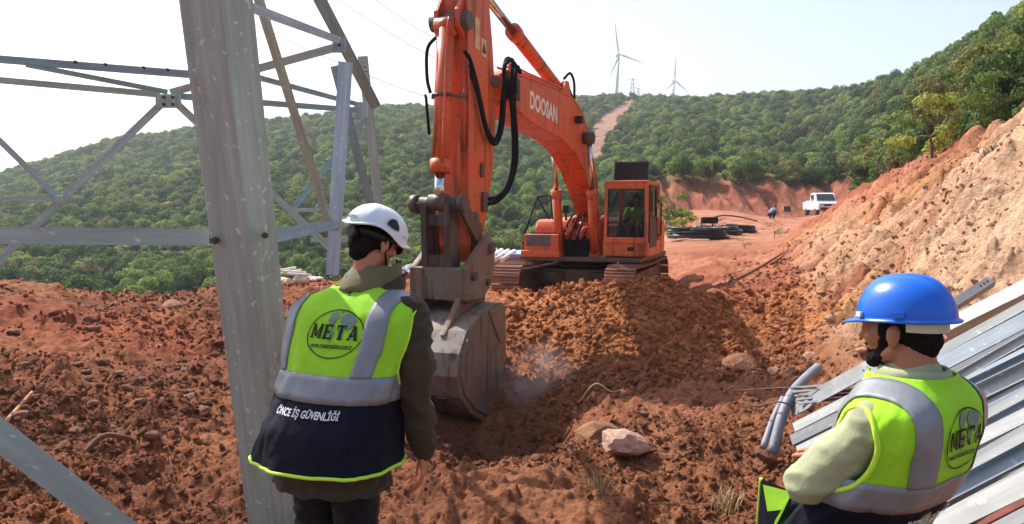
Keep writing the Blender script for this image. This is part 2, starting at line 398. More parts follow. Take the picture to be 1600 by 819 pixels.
def build_ground():
    th = np.concatenate([np.linspace(-180, -46, 40)[:-1], np.linspace(-46, 46, 980), np.linspace(46, 180, 40)[1:]])
    rr = np.exp(np.concatenate([np.linspace(math.log(.35), math.log(2.2), 14)[:-1], np.linspace(math.log(2.2), math.log(20), 520)[:-1], np.linspace(math.log(20), math.log(112), 190)]))
    T, Q = np.meshgrid(np.radians(th), rr); x = (Q * np.sin(T)).ravel(); y = (Q * np.cos(T)).ravel()
    z = base_z(x, y) + ground_detail(x, y)
    back = sstep(1.6, -1.0, y) if False else 1 - sstep(-1.0, 1.6, y)
    z = z * (1 - back) + back * (-1.75 + fbm2(x * .5, y * .5, 3, 5) * .1)
    wide = sstep(46, 60, np.abs(np.degrees(T).ravel())); z = z * (1 - wide * (y > 0)) + wide * (y > 0) * np.clip(z, -1.9, 3.0)
    nr, nt = Q.shape; i = np.arange(nr - 1)[:, None] * nt; j = np.arange(nt - 1)[None, :]; a = (i + j).ravel()
    f = np.stack([a, a + 1, a + nt + 1, a + nt], 1)
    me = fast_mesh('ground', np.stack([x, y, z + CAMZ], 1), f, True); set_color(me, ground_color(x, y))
    o = link_mesh('ground', me, M['soil']); tag(o, 'reddish brown churned soil with a dug pit and a pale cut bank', kind='structure')
    return o
ground = build_ground()

# far hills: for each pixel column, distance and the image row of the slope there
HC = [(-900, [(40, 700), (70, 480), (120, 420), (200, 400), (330, 400), (600, 420), (1500, 420)]),
      (-200, [(40, 640), (70, 480), (110, 425), (170, 370), (250, 325), (330, 310), (600, 340), (1500, 350)]),
      (0, [(40, 620), (65, 475), (100, 412), (150, 352), (220, 302), (290, 279), (600, 315), (1500, 320)]),
      (200, [(40, 620), (65, 472), (100, 402), (150, 332), (220, 268), (300, 227), (600, 270), (1500, 270)]),
      (400, [(40, 620), (65, 468), (100, 388), (150, 312), (220, 243), (310, 195), (600, 235), (1500, 240)]),
      (600, [(40, 560), (60, 455), (100, 372), (150, 292), (220, 217), (310, 170), (600, 205), (1500, 210)]),
      (800, [(40, 480), (55, 425), (85, 370), (130, 300), (200, 222), (300, 168), (600, 195), (1500, 200)]),
      (960, [(40, 460), (55, 410), (78, 360), (120, 288), (200, 212), (300, 162), (600, 182), (1500, 180)]),
      (1100, [(40, 460), (60, 400), (75, 345), (80, 296), (120, 258), (180, 202), (260, 165), (600, 185), (1500, 180)]),
      (1280, [(40, 440), (70, 370), (79, 330), (88, 288), (130, 242), (180, 188), (230, 152), (600, 190), (1500, 190)]),
      (1380, [(20, 330), (40, 305), (60, 272), (90, 227), (130, 160), (160, 122), (400, 190), (1500, 190)]),
      (1450, [(15, 310), (28, 266), (45, 225), (70, 165), (90, 128), (112, 102), (300, 190), (1500, 190)]),
      (1550, [(11, 260), (20, 214), (35, 160), (50, 112), (70, 68), (90, 48), (250, 160), (1500, 190)]),
      (1700, [(9, 220), (14, 165), (30, 70), (50, -10), (70, -50), (90, -60), (250, 100), (1500, 190)]),
      (2400, [(9, 220), (14, 100), (30, -80), (50, -200), (70, -260), (90, -260), (250, 0), (1500, 150)])]
_hg = np.linspace(math.log(9), math.log(1500), 300)
_tab = []
for px_, lst in HC:
    d_ = np.log([q[0] for q in lst]); y_ = np.array([q[1] for q in lst], float)
    v = np.interp(_hg, d_, y_); k = np.ones(13) / 13; v2 = np.convolve(np.pad(v, 6, 'edge'), k, 'valid'); _tab.append(v2)
_tab = np.array(_tab); _hx = np.array([q[0] for q in HC], float); _hd0 = np.array([q[1][0][0] for q in HC], float)
def hill_z(x, y):
    d = np.maximum(y, 1.0); px = np.clip(CX + F * x / d, -900, 2400)
    ld = np.clip(np.log(d), _hg[0], _hg[-1]); fi = (ld - _hg[0]) / (_hg[1] - _hg[0]); i0 = np.clip(np.floor(fi).astype(int), 0, 298); ft = fi - i0
    j = np.clip(np.searchsorted(_hx, px) - 1, 0, len(_hx) - 2); t = (px - _hx[j]) / (_hx[j + 1] - _hx[j]); t = t * t * (3 - 2 * t) * .5 + t * .5
    g = lambda jj: _tab[jj, i0] * (1 - ft) + _tab[jj, i0 + 1] * ft
    py = g(j) * (1 - t) + g(j + 1) * t
    dmin = np.interp(px, _hx, _hd0)
    n = fbm2(x * .012, y * .012, 3, 202) * d * .012 + fbm2(x * .06, y * .06, 3, 212) * np.minimum(d * .006, 1.2)
    return (HOR - py) * d / F + n - 30 * (1 - sstep(.85, 1.0, y / dmin))
def trail_mask(x, y):
    px = CX + F * x / np.maximum(y, 1); h = hill_z(x, y); py = HOR - h * F / np.maximum(y, 1)
    cx_ = np.interp(py, [150, 162, 180, 200, 222, 245, 270], [990, 984, 962, 944, 931, 922, 905])
    hw = np.interp(py, [150, 162, 180, 245, 270], [12, 15, 21, 26, 22])
    return (1 - sstep(.75, 1.15, np.abs(px - cx_) / hw)) * (py < 285) * (y < 330)
def surf_z(x, y):
    """highest of near ground and hills (relative to the eye)"""
    return np.maximum(np.where(y < 95, base_z(x, y), -999), hill_z(x, y))
def build_hills():
    th = np.linspace(-52, 52, 420); rr = np.exp(np.linspace(math.log(10), math.log(1490), 420))
    T, Q = np.meshgrid(np.radians(th), rr); y = (Q).ravel(); x = (Q * np.tan(T)).ravel()
    z = hill_z(x, y)
    b = np.where(y < 95, base_z(x, y), -999); hide = (b > z - .5) & (y < 88); z = np.where(hide, np.minimum(z, b) - .8, z)
    nr, nt = Q.shape; i = np.arange(nr - 1)[:, None] * nt; j = np.arange(nt - 1)[None, :]; a = (i + j).ravel()
    f = np.stack([a, a + 1, a + nt + 1, a + nt], 1)
    me = fast_mesh('hills', np.stack([x, y, z + CAMZ], 1), f, True)
    n = fbm2(x * .05, y * .05, 3, 5); c = np.array(srgb(78, 84, 44))[None] * (1 + .4 * n[:, None])
    tm = trail_mask(x, y)[:, None]; st = .85 + .5 * noise2(x * .9, y * .25, 8)[:, None] * 1.0
    c = c * (1 - tm) + tm * np.array(srgb(140, 106, 92))[None] * st
    set_color(me, np.clip(c, 0, 1))
    o = link_mesh('hills', me, M['hillsoil']); tag(o, 'wooded hills rising behind the works with a bare dirt track', kind='structure')
build_hills()
# ================================================================ vegetation
def leaf_material(name, c0, c1, c2, trans=.25):
    t = NT(name)
    at = t.n('ShaderNodeVertexColor', layer_name='Col'); oi = t.n('ShaderNodeObjectInfo')
    base = t.ramp(oi.outputs['Random'], [(0, c0), (.3, c0), (.55, c1), (.8, c2), (.88, srgb(120, 112, 74)), (1, c1)])
    c = t.mix(1.0, base, at.outputs[0], 'MULTIPLY')
    t.base(c); t.set(.65, 0, .12)
    tr = t.n('ShaderNodeBsdfTranslucent'); t.l(c, tr.inputs[0]); ms = t.n('ShaderNodeMixShader'); ms.inputs[0].default_value = trans
    t.l(t.b.outputs[0], ms.inputs[1]); t.l(tr.outputs[0], ms.inputs[2]); t.l(ms.outputs[0], t.out.inputs[0])
    return t.m
M['scrub'] = leaf_material('scrub_leaves', srgb(64, 88, 48), srgb(98, 122, 60), srgb(134, 150, 76), .36)
M['oak'] = leaf_material('oak_leaves', srgb(104, 124, 58), srgb(130, 144, 66), srgb(158, 160, 84), .38)
M['bright'] = leaf_material('bright_leaves', srgb(120, 138, 54), srgb(134, 148, 58), srgb(150, 158, 72), .35)
M['dry'] = leaf_material('dry_twigs', srgb(128, 118, 88), srgb(140, 122, 98), srgb(120, 112, 92), .1)
M['bark'] = simple('bark', srgb(112, 98, 82), .9, var=.4, scale=20, bump=.5, bscale=50, bdist=.01)

def leaves_mesh(name, pts, nrm, size, tint, aspect=.62):
    """one bent leaf-sized quad at each point"""
    n = len(pts)
    a = RNG.normal(size=(n, 3)) * .42 + nrm; a /= np.linalg.norm(a, axis=1, keepdims=True)
    t = np.cross(a, RNG.normal(size=(n, 3))); t /= np.linalg.norm(t, axis=1, keepdims=True) + 1e-9; b = np.cross(a, t)
    s = (size * RNG.uniform(.6, 1.35, n))[:, None]
    v = np.stack([pts - t * s, pts + b * s * aspect + a * s * .15, pts + t * s, pts - b * s * aspect + a * s * .15], 1).reshape(-1, 3)
    f = np.arange(n * 4).reshape(-1, 4)
    me = fast_mesh(name, v, f); set_color(me, np.repeat(tint[:, None] * np.array([[1, 1, 1]]), 4, 0)); return me
def lobes_cloud(lobes, n, shell=.75, floor=None):
    """random points and outward normals through a set of ellipsoid lobes (cx,cy,cz,rx,ry,rz)"""
    L = np.array(lobes, float); area = (L[:, 3] * L[:, 4] + L[:, 3] * L[:, 5]) ; k = RNG.choice(len(L), n, p=area / area.sum())
    d = RNG.normal(size=(n, 3)); d /= np.linalg.norm(d, axis=1, keepdims=True)
    d[:, 2] = np.abs(d[:, 2]) * np.where(RNG.random(n) < .78, 1, -1)
    rad = np.where(RNG.random(n) < .7, RNG.uniform(shell, 1.06, n), RNG.uniform(.3, shell, n))
    p = L[k, :3] + d * L[k, 3:6] * rad[:, None]
    tint = .78 + .44 * RNG.random(n) ; tint *= (.85 + .3 * _h(k, k * 0, k * 0, 3))
    if floor is not None: p[:, 2] = np.maximum(p[:, 2], floor)
    return p, d, tint
def bush_mesh(name, n, leaf, seed):
    rs = np.random.default_rng(seed); lobes = []
    for i in range(rs.integers(6, 10)):
        a = rs.uniform(0, 6.28); r = rs.uniform(0, .62); h = rs.uniform(.32, .8) * (1.1 - r * .6)
        lobes.append((r * math.cos(a), r * math.sin(a), h, rs.uniform(.3, .48), rs.uniform(.3, .48), rs.uniform(.22, .38)))
    p, d, t = lobes_cloud(lobes, n, floor=.0); return leaves_mesh(name, p, d, leaf, t)

SRC = bpy.data.collections.new('scrub_sources')
for i in range(6):
    o = bpy.data.objects.new('bush_source_%d' % i, bush_mesh('bush_source', 1500, .062, 50 + i)); o.data.materials.append(M['scrub']); SRC.objects.link(o)
def scatter_group(name, coll):
    g = bpy.data.node_groups.new(name, 'GeometryNodeTree')
    g.interface.new_socket('Geometry', in_out='INPUT', socket_type='NodeSocketGeometry'); g.interface.new_socket('Geometry', in_out='OUTPUT', socket_type='NodeSocketGeometry')
    N = g.nodes; i = N.new('NodeGroupInput'); o = N.new('NodeGroupOutput'); inst = N.new('GeometryNodeInstanceOnPoints'); ci = N.new('GeometryNodeCollectionInfo')
    ci.inputs['Collection'].default_value = coll; ci.inputs['Separate Children'].default_value = True; ci.inputs['Reset Children'].default_value = True
    def attr(nm, ty):
        a = N.new('GeometryNodeInputNamedAttribute'); a.data_type = ty; a.inputs[0].default_value = nm
        return [s for s in a.outputs if s.enabled and s.name == 'Attribute'][0]
    K = g.links.new
    K(i.outputs[0], inst.inputs['Points']); K(ci.outputs[0], inst.inputs['Instance']); inst.inputs['Pick Instance'].default_value = True
    K(attr('idx', 'INT'), inst.inputs['Instance Index'])
    e = N.new('FunctionNodeEulerToRotation'); K(attr('rot', 'FLOAT_VECTOR'), e.inputs[0]); K(e.outputs[0], inst.inputs['Rotation'])
    K(attr('scl', 'FLOAT_VECTOR'), inst.inputs['Scale']); K(inst.outputs[0], o.inputs[0])
    return g
def scatter(name, pts, rot, scl, idx, coll, label, tint=None):
    me = bpy.data.meshes.new(name); n = len(pts); me.vertices.add(n); me.vertices.foreach_set('co', np.asarray(pts, np.float32).ravel())
    a = me.attributes.new('rot', 'FLOAT_VECTOR', 'POINT'); a.data.foreach_set('vector', np.asarray(rot, np.float32).ravel())
    a = me.attributes.new('scl', 'FLOAT_VECTOR', 'POINT'); a.data.foreach_set('vector', np.asarray(scl, np.float32).ravel())
    a = me.attributes.new('idx', 'INT', 'POINT'); a.data.foreach_set('value', np.asarray(idx, np.int32))
    if tint is not None:
        a = me.attributes.new('tint', 'FLOAT_COLOR', 'POINT'); cc = np.ones((n, 4), np.float32); cc[:, :3] = tint; a.data.foreach_set('color', cc.ravel())
    o = bpy.data.objects.new(name, me); COL.objects.link(o); m = o.modifiers.new('scatter', 'NODES'); m.node_group = scatter_group(name + '_nodes', coll)
    tag(o, label, kind='stuff'); return o

def build_scrub():
    n = 90000
    th = np.radians(RNG.uniform(-36.5, 36.5, n)); d = np.where(RNG.random(n) < .12, RNG.uniform(14, 60, n), np.sqrt(RNG.uniform(24 ** 2, 345 ** 2, n))); x = d * np.tan(th); y = d
    px = CX + F * x / y
    z = surf_z(x, y)
    keep = (trail_mask(x, y) < .25) & (fbm2(x * .09, y * .09, 3, 333) > -.42)
    onground = (y < 90) & (base_z(x, y) >= hill_z(x, y))
    # right-hand near slope: only above the cut; valley on the left free of soil plateau
    ok_near = np.where(px > 1000, (above_cut(x, y) > .9) | ((y > 80)), (y > 34))
    ok_near &= ~((px > 700) & (px < 1040) & (y < 46))
    keep &= ok_near
    # behind the ridge nothing is seen
    py = HOR - z * F / y
    keep &= ~((px < 1320) & (y > 335))
    x, y, z, px = x[keep], y[keep], z[keep], px[keep]
    # thin to an even density that suits bush size
    dens = np.interp(y, [24, 60, 120, 345], [.34, .30, .26, .22]); area_w = .0
    cell = {}; out = []
    size = (.62 + 1.35 * RNG.random(len(x)) ** 1.8) * np.interp(y, [14, 24, 60, 150, 345], [.45, .6, 1.05, 1.3, 1.55])
    for k in range(len(x)):
        g_ = 1.0 if y[k] < 40 else 1.42; c = (int(x[k] / g_), int(y[k] / (g_ * 1.15)), g_)
        if cell.get(c, 0) >= 1: continue
        cell[c] = 1; out.append(k)
    out = np.array(out)
    if len(out) > 36000: out = RNG.choice(out, 36000, replace=False)
    x, y, z, size = x[out], y[out], z[out], size[out]; m = len(x)
    s = np.stack([size * RNG.uniform(.85, 1.2, m), size * RNG.uniform(.85, 1.2, m), size * RNG.uniform(.85, 1.3, m)], 1)
    scatter('hillside_scrub', np.stack([x, y, z + CAMZ - .15], 1), np.stack([RNG.normal(0, .12, m), RNG.normal(0, .12, m), RNG.uniform(0, 6.28, m)], 1), s,
            RNG.integers(0, 6, m), SRC, 'dense green scrub covering the hillsides behind the works')
    print('scrub', m)
build_scrub()

# --- trees one can tell apart above the cut bank
def tree_meshes(seed, n, leaf, spread, height, open_=0.0):
    """trunk mesh and crown mesh; unit: metres, base at origin"""
    rs = np.random.default_rng(seed); tb = MB(); lobes = []
    for s in range(rs.integers(1, 4)):
        a = rs.uniform(0, 6.28); top = Vector((math.cos(a) * spread * .35, math.sin(a) * spread * .35, height * rs.uniform(.30, .5)))
        st = spline([(0, 0, -.3), (math.cos(a) * .1, math.sin(a) * .1, height * .2), top], 4); rr = np.linspace(.075, .035, len(st)) * height / 3
        tb.tube(st, list(rr), 7)
        for b in range(rs.integers(4, 7)):
            a2 = rs.uniform(0, 6.28); e = top + Vector((math.cos(a2) * spread * rs.uniform(.3, .75), math.sin(a2) * spread * rs.uniform(.3, .75), height * rs.uniform(-.12, .48)))
            midp = (top + e) / 2 + Vector((rs.normal() * .1, rs.normal() * .1, .12)); q = st[int(len(st) * .6)] if b % 2 else top
            bp = spline([q, midp, e], 3); tb.tube(bp, list(np.linspace(.032, .010, len(bp)) * height / 3), 5)
            r = spread * rs.uniform(.24, .40) * (1 - open_ * .4); lobes.append((e.x, e.y, e.z, r, r, r * rs.uniform(.5, .75)))
            for c in range(3):
                e2 = e + Vector((rs.normal(), rs.normal(), rs.normal() * .5)) * spread * .22; tb.tube([bp[-2], e2], [.009, .004], 4)
                r = spread * rs.uniform(.14, .24); lobes.append((e2.x, e2.y, e2.z, r, r, r * .65))
    p, d, t = lobes_cloud(lobes, n, .55)
    return tb.mesh('trunk'), leaves_mesh('crown', p, d, leaf, t)
TREES = [tree_meshes(300 + i, 2600, .062, 1.5, 3.0) for i in range(5)]
SPARSE = tree_meshes(330, 420, .055, 1.3, 3.2, .6)
BARE = tree_meshes(331, 900, .03, 1.2, 1.6, .3)
def add_tree(name, meshes, loc, scale, rz, leafmat, label, group=None, cat='tree'):
    t = empty(name, loc, rz); t.scale = (scale, scale, scale); tag(t, label, cat, group)
    a = link_mesh('trunk', meshes[0], M['bark'], t)
    c = bpy.data.objects.new('crown', meshes[1]); COL.objects.link(c); c.parent = t
    if not meshes[1].materials: meshes[1].materials.append(leafmat)
    c.material_slots[0].link = 'OBJECT'; c.material_slots[0].material = leafmat
    return t
def surf1(x, y): return float(surf_z(np.array([x]), np.array([y]))[0]) + CAMZ
def tree_at(px, d, scale, kind, mat, label, group, name='scrub_oak_tree', cat='tree'):
    x = (px - CX) / F * d; return add_tree(name, kind, (x, d, surf1(x, d) - .05), scale, random.uniform(0, 6.28), M[mat], label, group, cat)
GRP = 'scrub oaks on the slope above the cut bank'
LB = ['low green scrub oak on the steep slope above the cut bank']
rsT = random.Random(5); placed = []
for k in range(900):
    d = rsT.choice([rsT.uniform(14.2, 30), rsT.uniform(14.5, 62)]); px = rsT.uniform(1330, 1690)
    x = (px - CX) / F * d
    if above_cut(np.array([x]), np.array([d]))[0] < .97: continue
    if any((x - a) ** 2 + (d - b) ** 2 < (.95 + .02 * d) ** 2 for a, b in placed): continue
    if (px - 1480) ** 2 < 22 ** 2 and d < 20: continue
    placed.append((x, d))
    if len(placed) > 120: break
for (x, d) in placed:
    px = CX + F * x / d
    k = rsT.randrange(5); mat = 'oak' if rsT.random() < .75 else 'scrub'
    tree_at(px, d, rsT.uniform(.5, .9) * (.8 if d < 19 else 1), TREES[k], mat, LB[0], GRP)
tree_at(1452, 17.6, .62, TREES[1], 'bright', 'bright yellow green bush on the brink of the cut bank', None, 'bush', 'bush')
tree_at(1372, 30, 1.0, BARE, 'dry', 'leafless greyish brown bush among the green slope trees', None, 'dry_bush', 'bush')
tree_at(1466, 62, 1.55, SPARSE, 'oak', 'thin flat topped tree standing out on the right skyline', None, 'skyline_tree', 'tree')
tree_at(1592, 30, 1.0, SPARSE, 'oak', 'sparse branched tree in the upper right corner above the slope', None, 'corner_tree', 'tree')
# shrubs beside the coils and on the track
def shrub(px, d, s, mat, kind, label, name='roadside_shrub'):
    x = (px - CX) / F * d; add_tree(name, kind, (x, d, gzs(x, d) - .05), s, random.uniform(0, 6), M[mat], label, None, 'shrub')
shrub(1056, 38, .85, 'oak', TREES[2], 'tall olive green shrub just right of the excavator cab')
shrub(1064, 36.5, .5, 'bright', TREES[0], 'low bright green shrub behind the black hose coils')
shrub(1085, 41, .62, 'dry', BARE, 'dry greyish shrub behind the hose coils')
shrub(1118, 43, .62, 'dry', BARE, 'dry brown tuft of brush left of the crouching person')
shrub(1210, 31, .55, 'dry', BARE, 'small olive brown shrub growing on the track edge below the chair')
shrub(1165, 27, .3, 'dry', BARE, 'tiny dry tuft on the red track in front of the coils')
# grass tufts in the foreground
def grass_tuft(px, py, d, label, n=34, h=.16, col='dry'):
    p = P(px, py, d); p.z = gz1(p.x, p.y) - .01; rs = random.Random(px); mb = MB()
    for k in range(n):
        a = rs.uniform(0, 6.28); l = rs.uniform(.5, 1) * h; o = Vector((rs.gauss(0, .05), rs.gauss(0, .05), 0)); t = o + Vector((math.cos(a) * l * .6, math.sin(a) * l * .6, l))
        s = Vector((-math.sin(a), math.cos(a), 0)) * .003; m_ = (o + t) / 2 + Vector((0, 0, l * .18))
        mb.add([o - s, o + s, m_ + s, m_ - s, t], [(0, 1, 2, 3), (3, 2, 4)])
    o = mb.build('grass_tuft', M['straw']); o.location = p; tag(o, label, 'grass')
M['straw'] = simple('straw', srgb(170, 150, 110), .8, var=.2, scale=3)
grass_tuft(1135, 790, 5.2, 'pale dry grass tuft at the bottom edge right of centre', 60, .2)
grass_tuft(930, 800, 5.0, 'pale dry grass tuft at the bottom edge below the pink boulder', 40, .16)
# ================================================================ stones and clods
def rock_mesh(seed, rough=.28, flat=.75, sub=2):
    bm = bmesh.new(); bmesh.ops.create_icosphere(bm, subdivisions=sub, radius=1.0)
    co = np.array([v.co for v in bm.verts]); d = fbm3(co * 1.1 + seed * 7.7, seed) * rough * 2.2 + fbm3(co * 3.1 + seed, seed + 3) * rough * .7
    rs = np.random.default_rng(seed)
    r = 1 + d
    for k in range(7):   # chipped facets
        n = rs.normal(size=3); n /= np.linalg.norm(n); h = rs.uniform(.62, .9); dot = co @ n; r = np.where(dot * r > h, h / np.maximum(dot, .05), r)
    co = co * r[:, None] * np.array([1, rs.uniform(.7, 1), flat * rs.uniform(.7, 1)])
    for v, c in zip(bm.verts, co): v.co = c
    me = bpy.data.meshes.new('stone'); bm.to_mesh(me); bm.free(); return me
def fbm3(p, seed): return (noise3(p[:, 0], p[:, 1], p[:, 2], seed) - .5) + .5 * (noise3(p[:, 0] * 2, p[:, 1] * 2, p[:, 2] * 2, seed + 1) - .5)
def stone_material(name, cols, sc_=3):
    t = NT(name); oi = t.n('ShaderNodeObjectInfo'); b = t.ramp(oi.outputs['Random'], [(i / (len(cols) - 1), c) for i, c in enumerate(cols)])
    n = t.noise(sc_, 6, .65); t.base(t.mix(1.0, b, t.ramp(n, [(.3, (.65, .62, .6)), (.55, (1, 1, 1)), (.75, (1.3, 1.3, 1.3))]), 'MULTIPLY')); t.set(.92, 0, .15)
    t.bump(t.noise(sc_ * 4, 6), .6, .05); return t.m
M['stoneL'] = stone_material('brown_stone', [srgb(114, 74, 56), srgb(130, 90, 70), srgb(152, 116, 94), srgb(122, 80, 60)])
M['stoneR'] = stone_material('pink_stone', [srgb(172, 124, 100), srgb(186, 142, 116), srgb(194, 160, 134), srgb(162, 108, 84)])
M['boulder'] = stone_material('pale_pink_boulder', [srgb(200, 160, 144), srgb(200, 160, 144)], 5)
M['clod'] = stone_material('soil_clod', [srgb(116, 78, 60), srgb(134, 94, 72), srgb(148, 108, 82)])
M['clodR'] = stone_material('bank_rubble', [srgb(196, 140, 106), srgb(210, 160, 122), srgb(182, 122, 90)])
CT = []
def clod_material(name):
    t = NT(name); oi = t.n('ShaderNodeObjectInfo'); a = t.n('ShaderNodeAttribute', attribute_type='INSTANCER', attribute_name='tint')
    c = t.mix(1.0, a.outputs[0], t.ramp(oi.outputs['Random'], [(0, (.88, .85, .83)), (.5, (1.05, 1.03, 1.0)), (.85, (1.25, 1.24, 1.22)), (1, (1.75, 1.75, 1.75))]), 'MULTIPLY')
    n = t.noise(4, 6, .65); t.base(t.mix(1.0, c, t.ramp(n, [(.3, (.7, .68, .66)), (.6, (1.05, 1.05, 1.05)), (.8, (1.3, 1.3, 1.3))]), 'MULTIPLY')); t.set(.95, 0, .12); t.bump(t.noise(9, 5), .7, .08); return t.m
M['clodtint'] = clod_material('clod_tinted')
def clod_scatter(name, mat, n, region, smin, smax, label, seed):
    coll = bpy.data.collections.new(name + '_sources')
    for i in range(5):
        o = bpy.data.objects.new(name + '_source_%d' % i, rock_mesh(seed + i, .3, .8, 1)); o.data.materials.append(M[mat]); coll.objects.link(o)
    rs = np.random.default_rng(seed)
    px = rs.uniform(region[0], region[1], n); d = np.exp(rs.uniform(math.log(region[2]), math.log(region[3]), n)); x = (px - CX) / F * d; y = d
    dens = noise2(x * .6, y * .6, seed) * .75 + noise2(x * 2.2, y * 2.2, seed + 1) * .45
    keep = (dens > rs.uniform(.3, 1.0, n)) & (above_cut(x, y) < .5); x, y = x[keep], y[keep]
    u = rs.random(len(x)); s = smin * (smax / smin) ** (u ** 3.6); s *= np.interp(y, [3, 8, 20], [.75, 1.0, 1.5])
    z = gz(x, y) + s * .15; m = len(x)
    sv = np.stack([s, s * rs.uniform(.7, 1.2, m), s * rs.uniform(.6, 1, m)], 1)
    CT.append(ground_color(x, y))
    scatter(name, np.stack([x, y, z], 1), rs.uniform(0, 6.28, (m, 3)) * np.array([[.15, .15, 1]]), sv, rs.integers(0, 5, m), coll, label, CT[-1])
clod_scatter('loose_clods', 'clodtint', 160000, (-60, 1320, 3.3, 17), .006, .05, 'loose brown soil clods strewn over the dug earth', 900)
clod_scatter('bank_rubble', 'clodtint', 40000, (1130, 1660, 4.5, 24), .008, .05, 'pale pink rubble strewn on the cut bank', 940)
clod_scatter('mound_clods', 'clodtint', 26000, (780, 1260, 8.8, 15), .012, .085, 'broken clods heaped on the spoil mound in front of the excavator', 970)
# stones one can pick out
STONES = [rock_mesh(1000 + i, .26, .72, 2) for i in range(8)]
def stone(px, py_, d, r, mat, label, group=None, name='stone', k=None, sink=.25):
    x = (px - CX) / F * d; k = random.randrange(8) if k is None else k
    me = STONES[k]; o = bpy.data.objects.new(name, me); COL.objects.link(o)
    if not me.materials: me.materials.append(M[mat])
    o.material_slots[0].link = 'OBJECT'; o.material_slots[0].material = M[mat]
    o.location = (x, d, gz1(x, d) + r * (.5 - sink)); o.scale = (r, r * random.uniform(.75, 1.1), r * random.uniform(.65, .95)); o.rotation_euler = (random.gauss(0, .2), random.gauss(0, .2), random.uniform(0, 6.28))
    tag(o, label, 'stone', group); return o
rsS = random.Random(3)
for i in range(70):
    d = math.exp(rsS.uniform(math.log(4.6), math.log(13.5))); px = rsS.uniform(-10, 420)
    if rsS.random() < .6: d = rsS.uniform(6.3, 9.5); px = rsS.uniform(0, 360)
    stone(px, 0, d, rsS.uniform(.045, .095) * (1 if d < 9 else 1.25), 'stoneL', 'brown stone lying in the rubble of the left dirt heap', 'brown stones on the left dirt heap')
for i in range(60):
    d = rsS.uniform(7.2, 13); px = rsS.uniform(1150, 1430) + (d - 7) * 8
    stone(px, 0, d, rsS.uniform(.04, .10), 'stoneR', 'pale pink stone lying at the foot of the cut bank', 'pale stones at the foot of the cut bank')
for i in range(34):
    d = rsS.uniform(5.2, 11.5); px = rsS.uniform(760, 1230)
    stone(px, 0, d, rsS.uniform(.04, .09), 'stoneL', 'brown stone lying on the dug earth between the pit and the steel', 'brown stones in the middle ground')
b = stone(975, 705, 6.35, .27, 'boulder', 'large pale pink boulder lying below the soil mound', name='boulder', k=3, sink=.05); b.scale = (.27, .23, .19); b.data = rock_mesh(1203, .3, .72, 3); b.data.materials.append(M['boulder']); b.material_slots[0].link = 'OBJECT'; b.material_slots[0].material = M['boulder']; b.rotation_euler = (.1, .12, .5)
b = stone(940, 665, 7.1, .30, 'clod', 'big dark earth lump just behind the pink boulder', name='earth_lump', k=1, sink=.4)
b = stone(1160, 595, 9.3, .30, 'clod', 'reddish earth lump in the shade right of the mound', name='earth_lump', k=5, sink=.4)
b = stone(1215, 720, 5.9, .19, 'clod', 'round brown clod at the lower end of the grey pipes', name='earth_lump', k=2, sink=.25)
b = stone(265, 488, 11.4, .22, 'stoneL', 'largest reddish stone on the top of the left dirt heap', name='stone', k=4)
b = stone(1195, 478, 13.4, .16, 'clod', 'dark lump standing on the red earth left of the blue helmet', name='earth_lump', k=6, sink=.2)
# buried roots, sticks and twigs
M['wood'] = simple('raw_wood', srgb(178, 130, 84), .8, var=.25, scale=12)
M['root'] = simple('root_bark', srgb(120, 86, 66), .9, var=.3, scale=12)
def stick(name, pts, r, mat, label, cat):
    ps = [Vector(p) for p in pts]; o = MB().tube(spline(ps, 6), list(np.linspace(r, r * .55, (len(ps) - 1) * 6 + 1)), 8).build(name, M[mat]); tag(o, label, cat); return o
def on(px, d, h=.03):
    x = (px - CX) / F * d; return Vector((x, d, gz1(x, d) + h))
a = on(-6, 6.1, .02); b_ = on(40, 6.6, .10)
stick('wooden_stick', [a, (a + b_) / 2, b_], .022, 'wood', 'pale broken wooden stick at the left edge of the dirt heap', 'stick')
stick('tree_root', [on(118, 5.0, .0), on(150, 5.1, .05), on(185, 5.15, .04), on(205, 5.25, -.03)], .022, 'root', 'crooked root lying in the soil at lower left', 'root')
stick('branch', [on(1142, 17, .03), on(1180, 18.2, .12), on(1226, 20, .22)], .05, 'root', 'thin bare branch lying on the red earth below the track', 'branch')
stick('branch', [on(1205, 19, .1), on(1222, 18.6, .2), on(1232, 18.9, .3)], .03, 'root', 'short forked twig leaning at the upper end of the bare branch', 'branch')
stick('wire', [on(905, 9.3, .06), P(930, 600, 9.2), P(955, 612, 9.1), on(978, 9.0, .06)], .012, 'straw', 'pale bent wire sticking out of the mound above the pink boulder', 'wire')
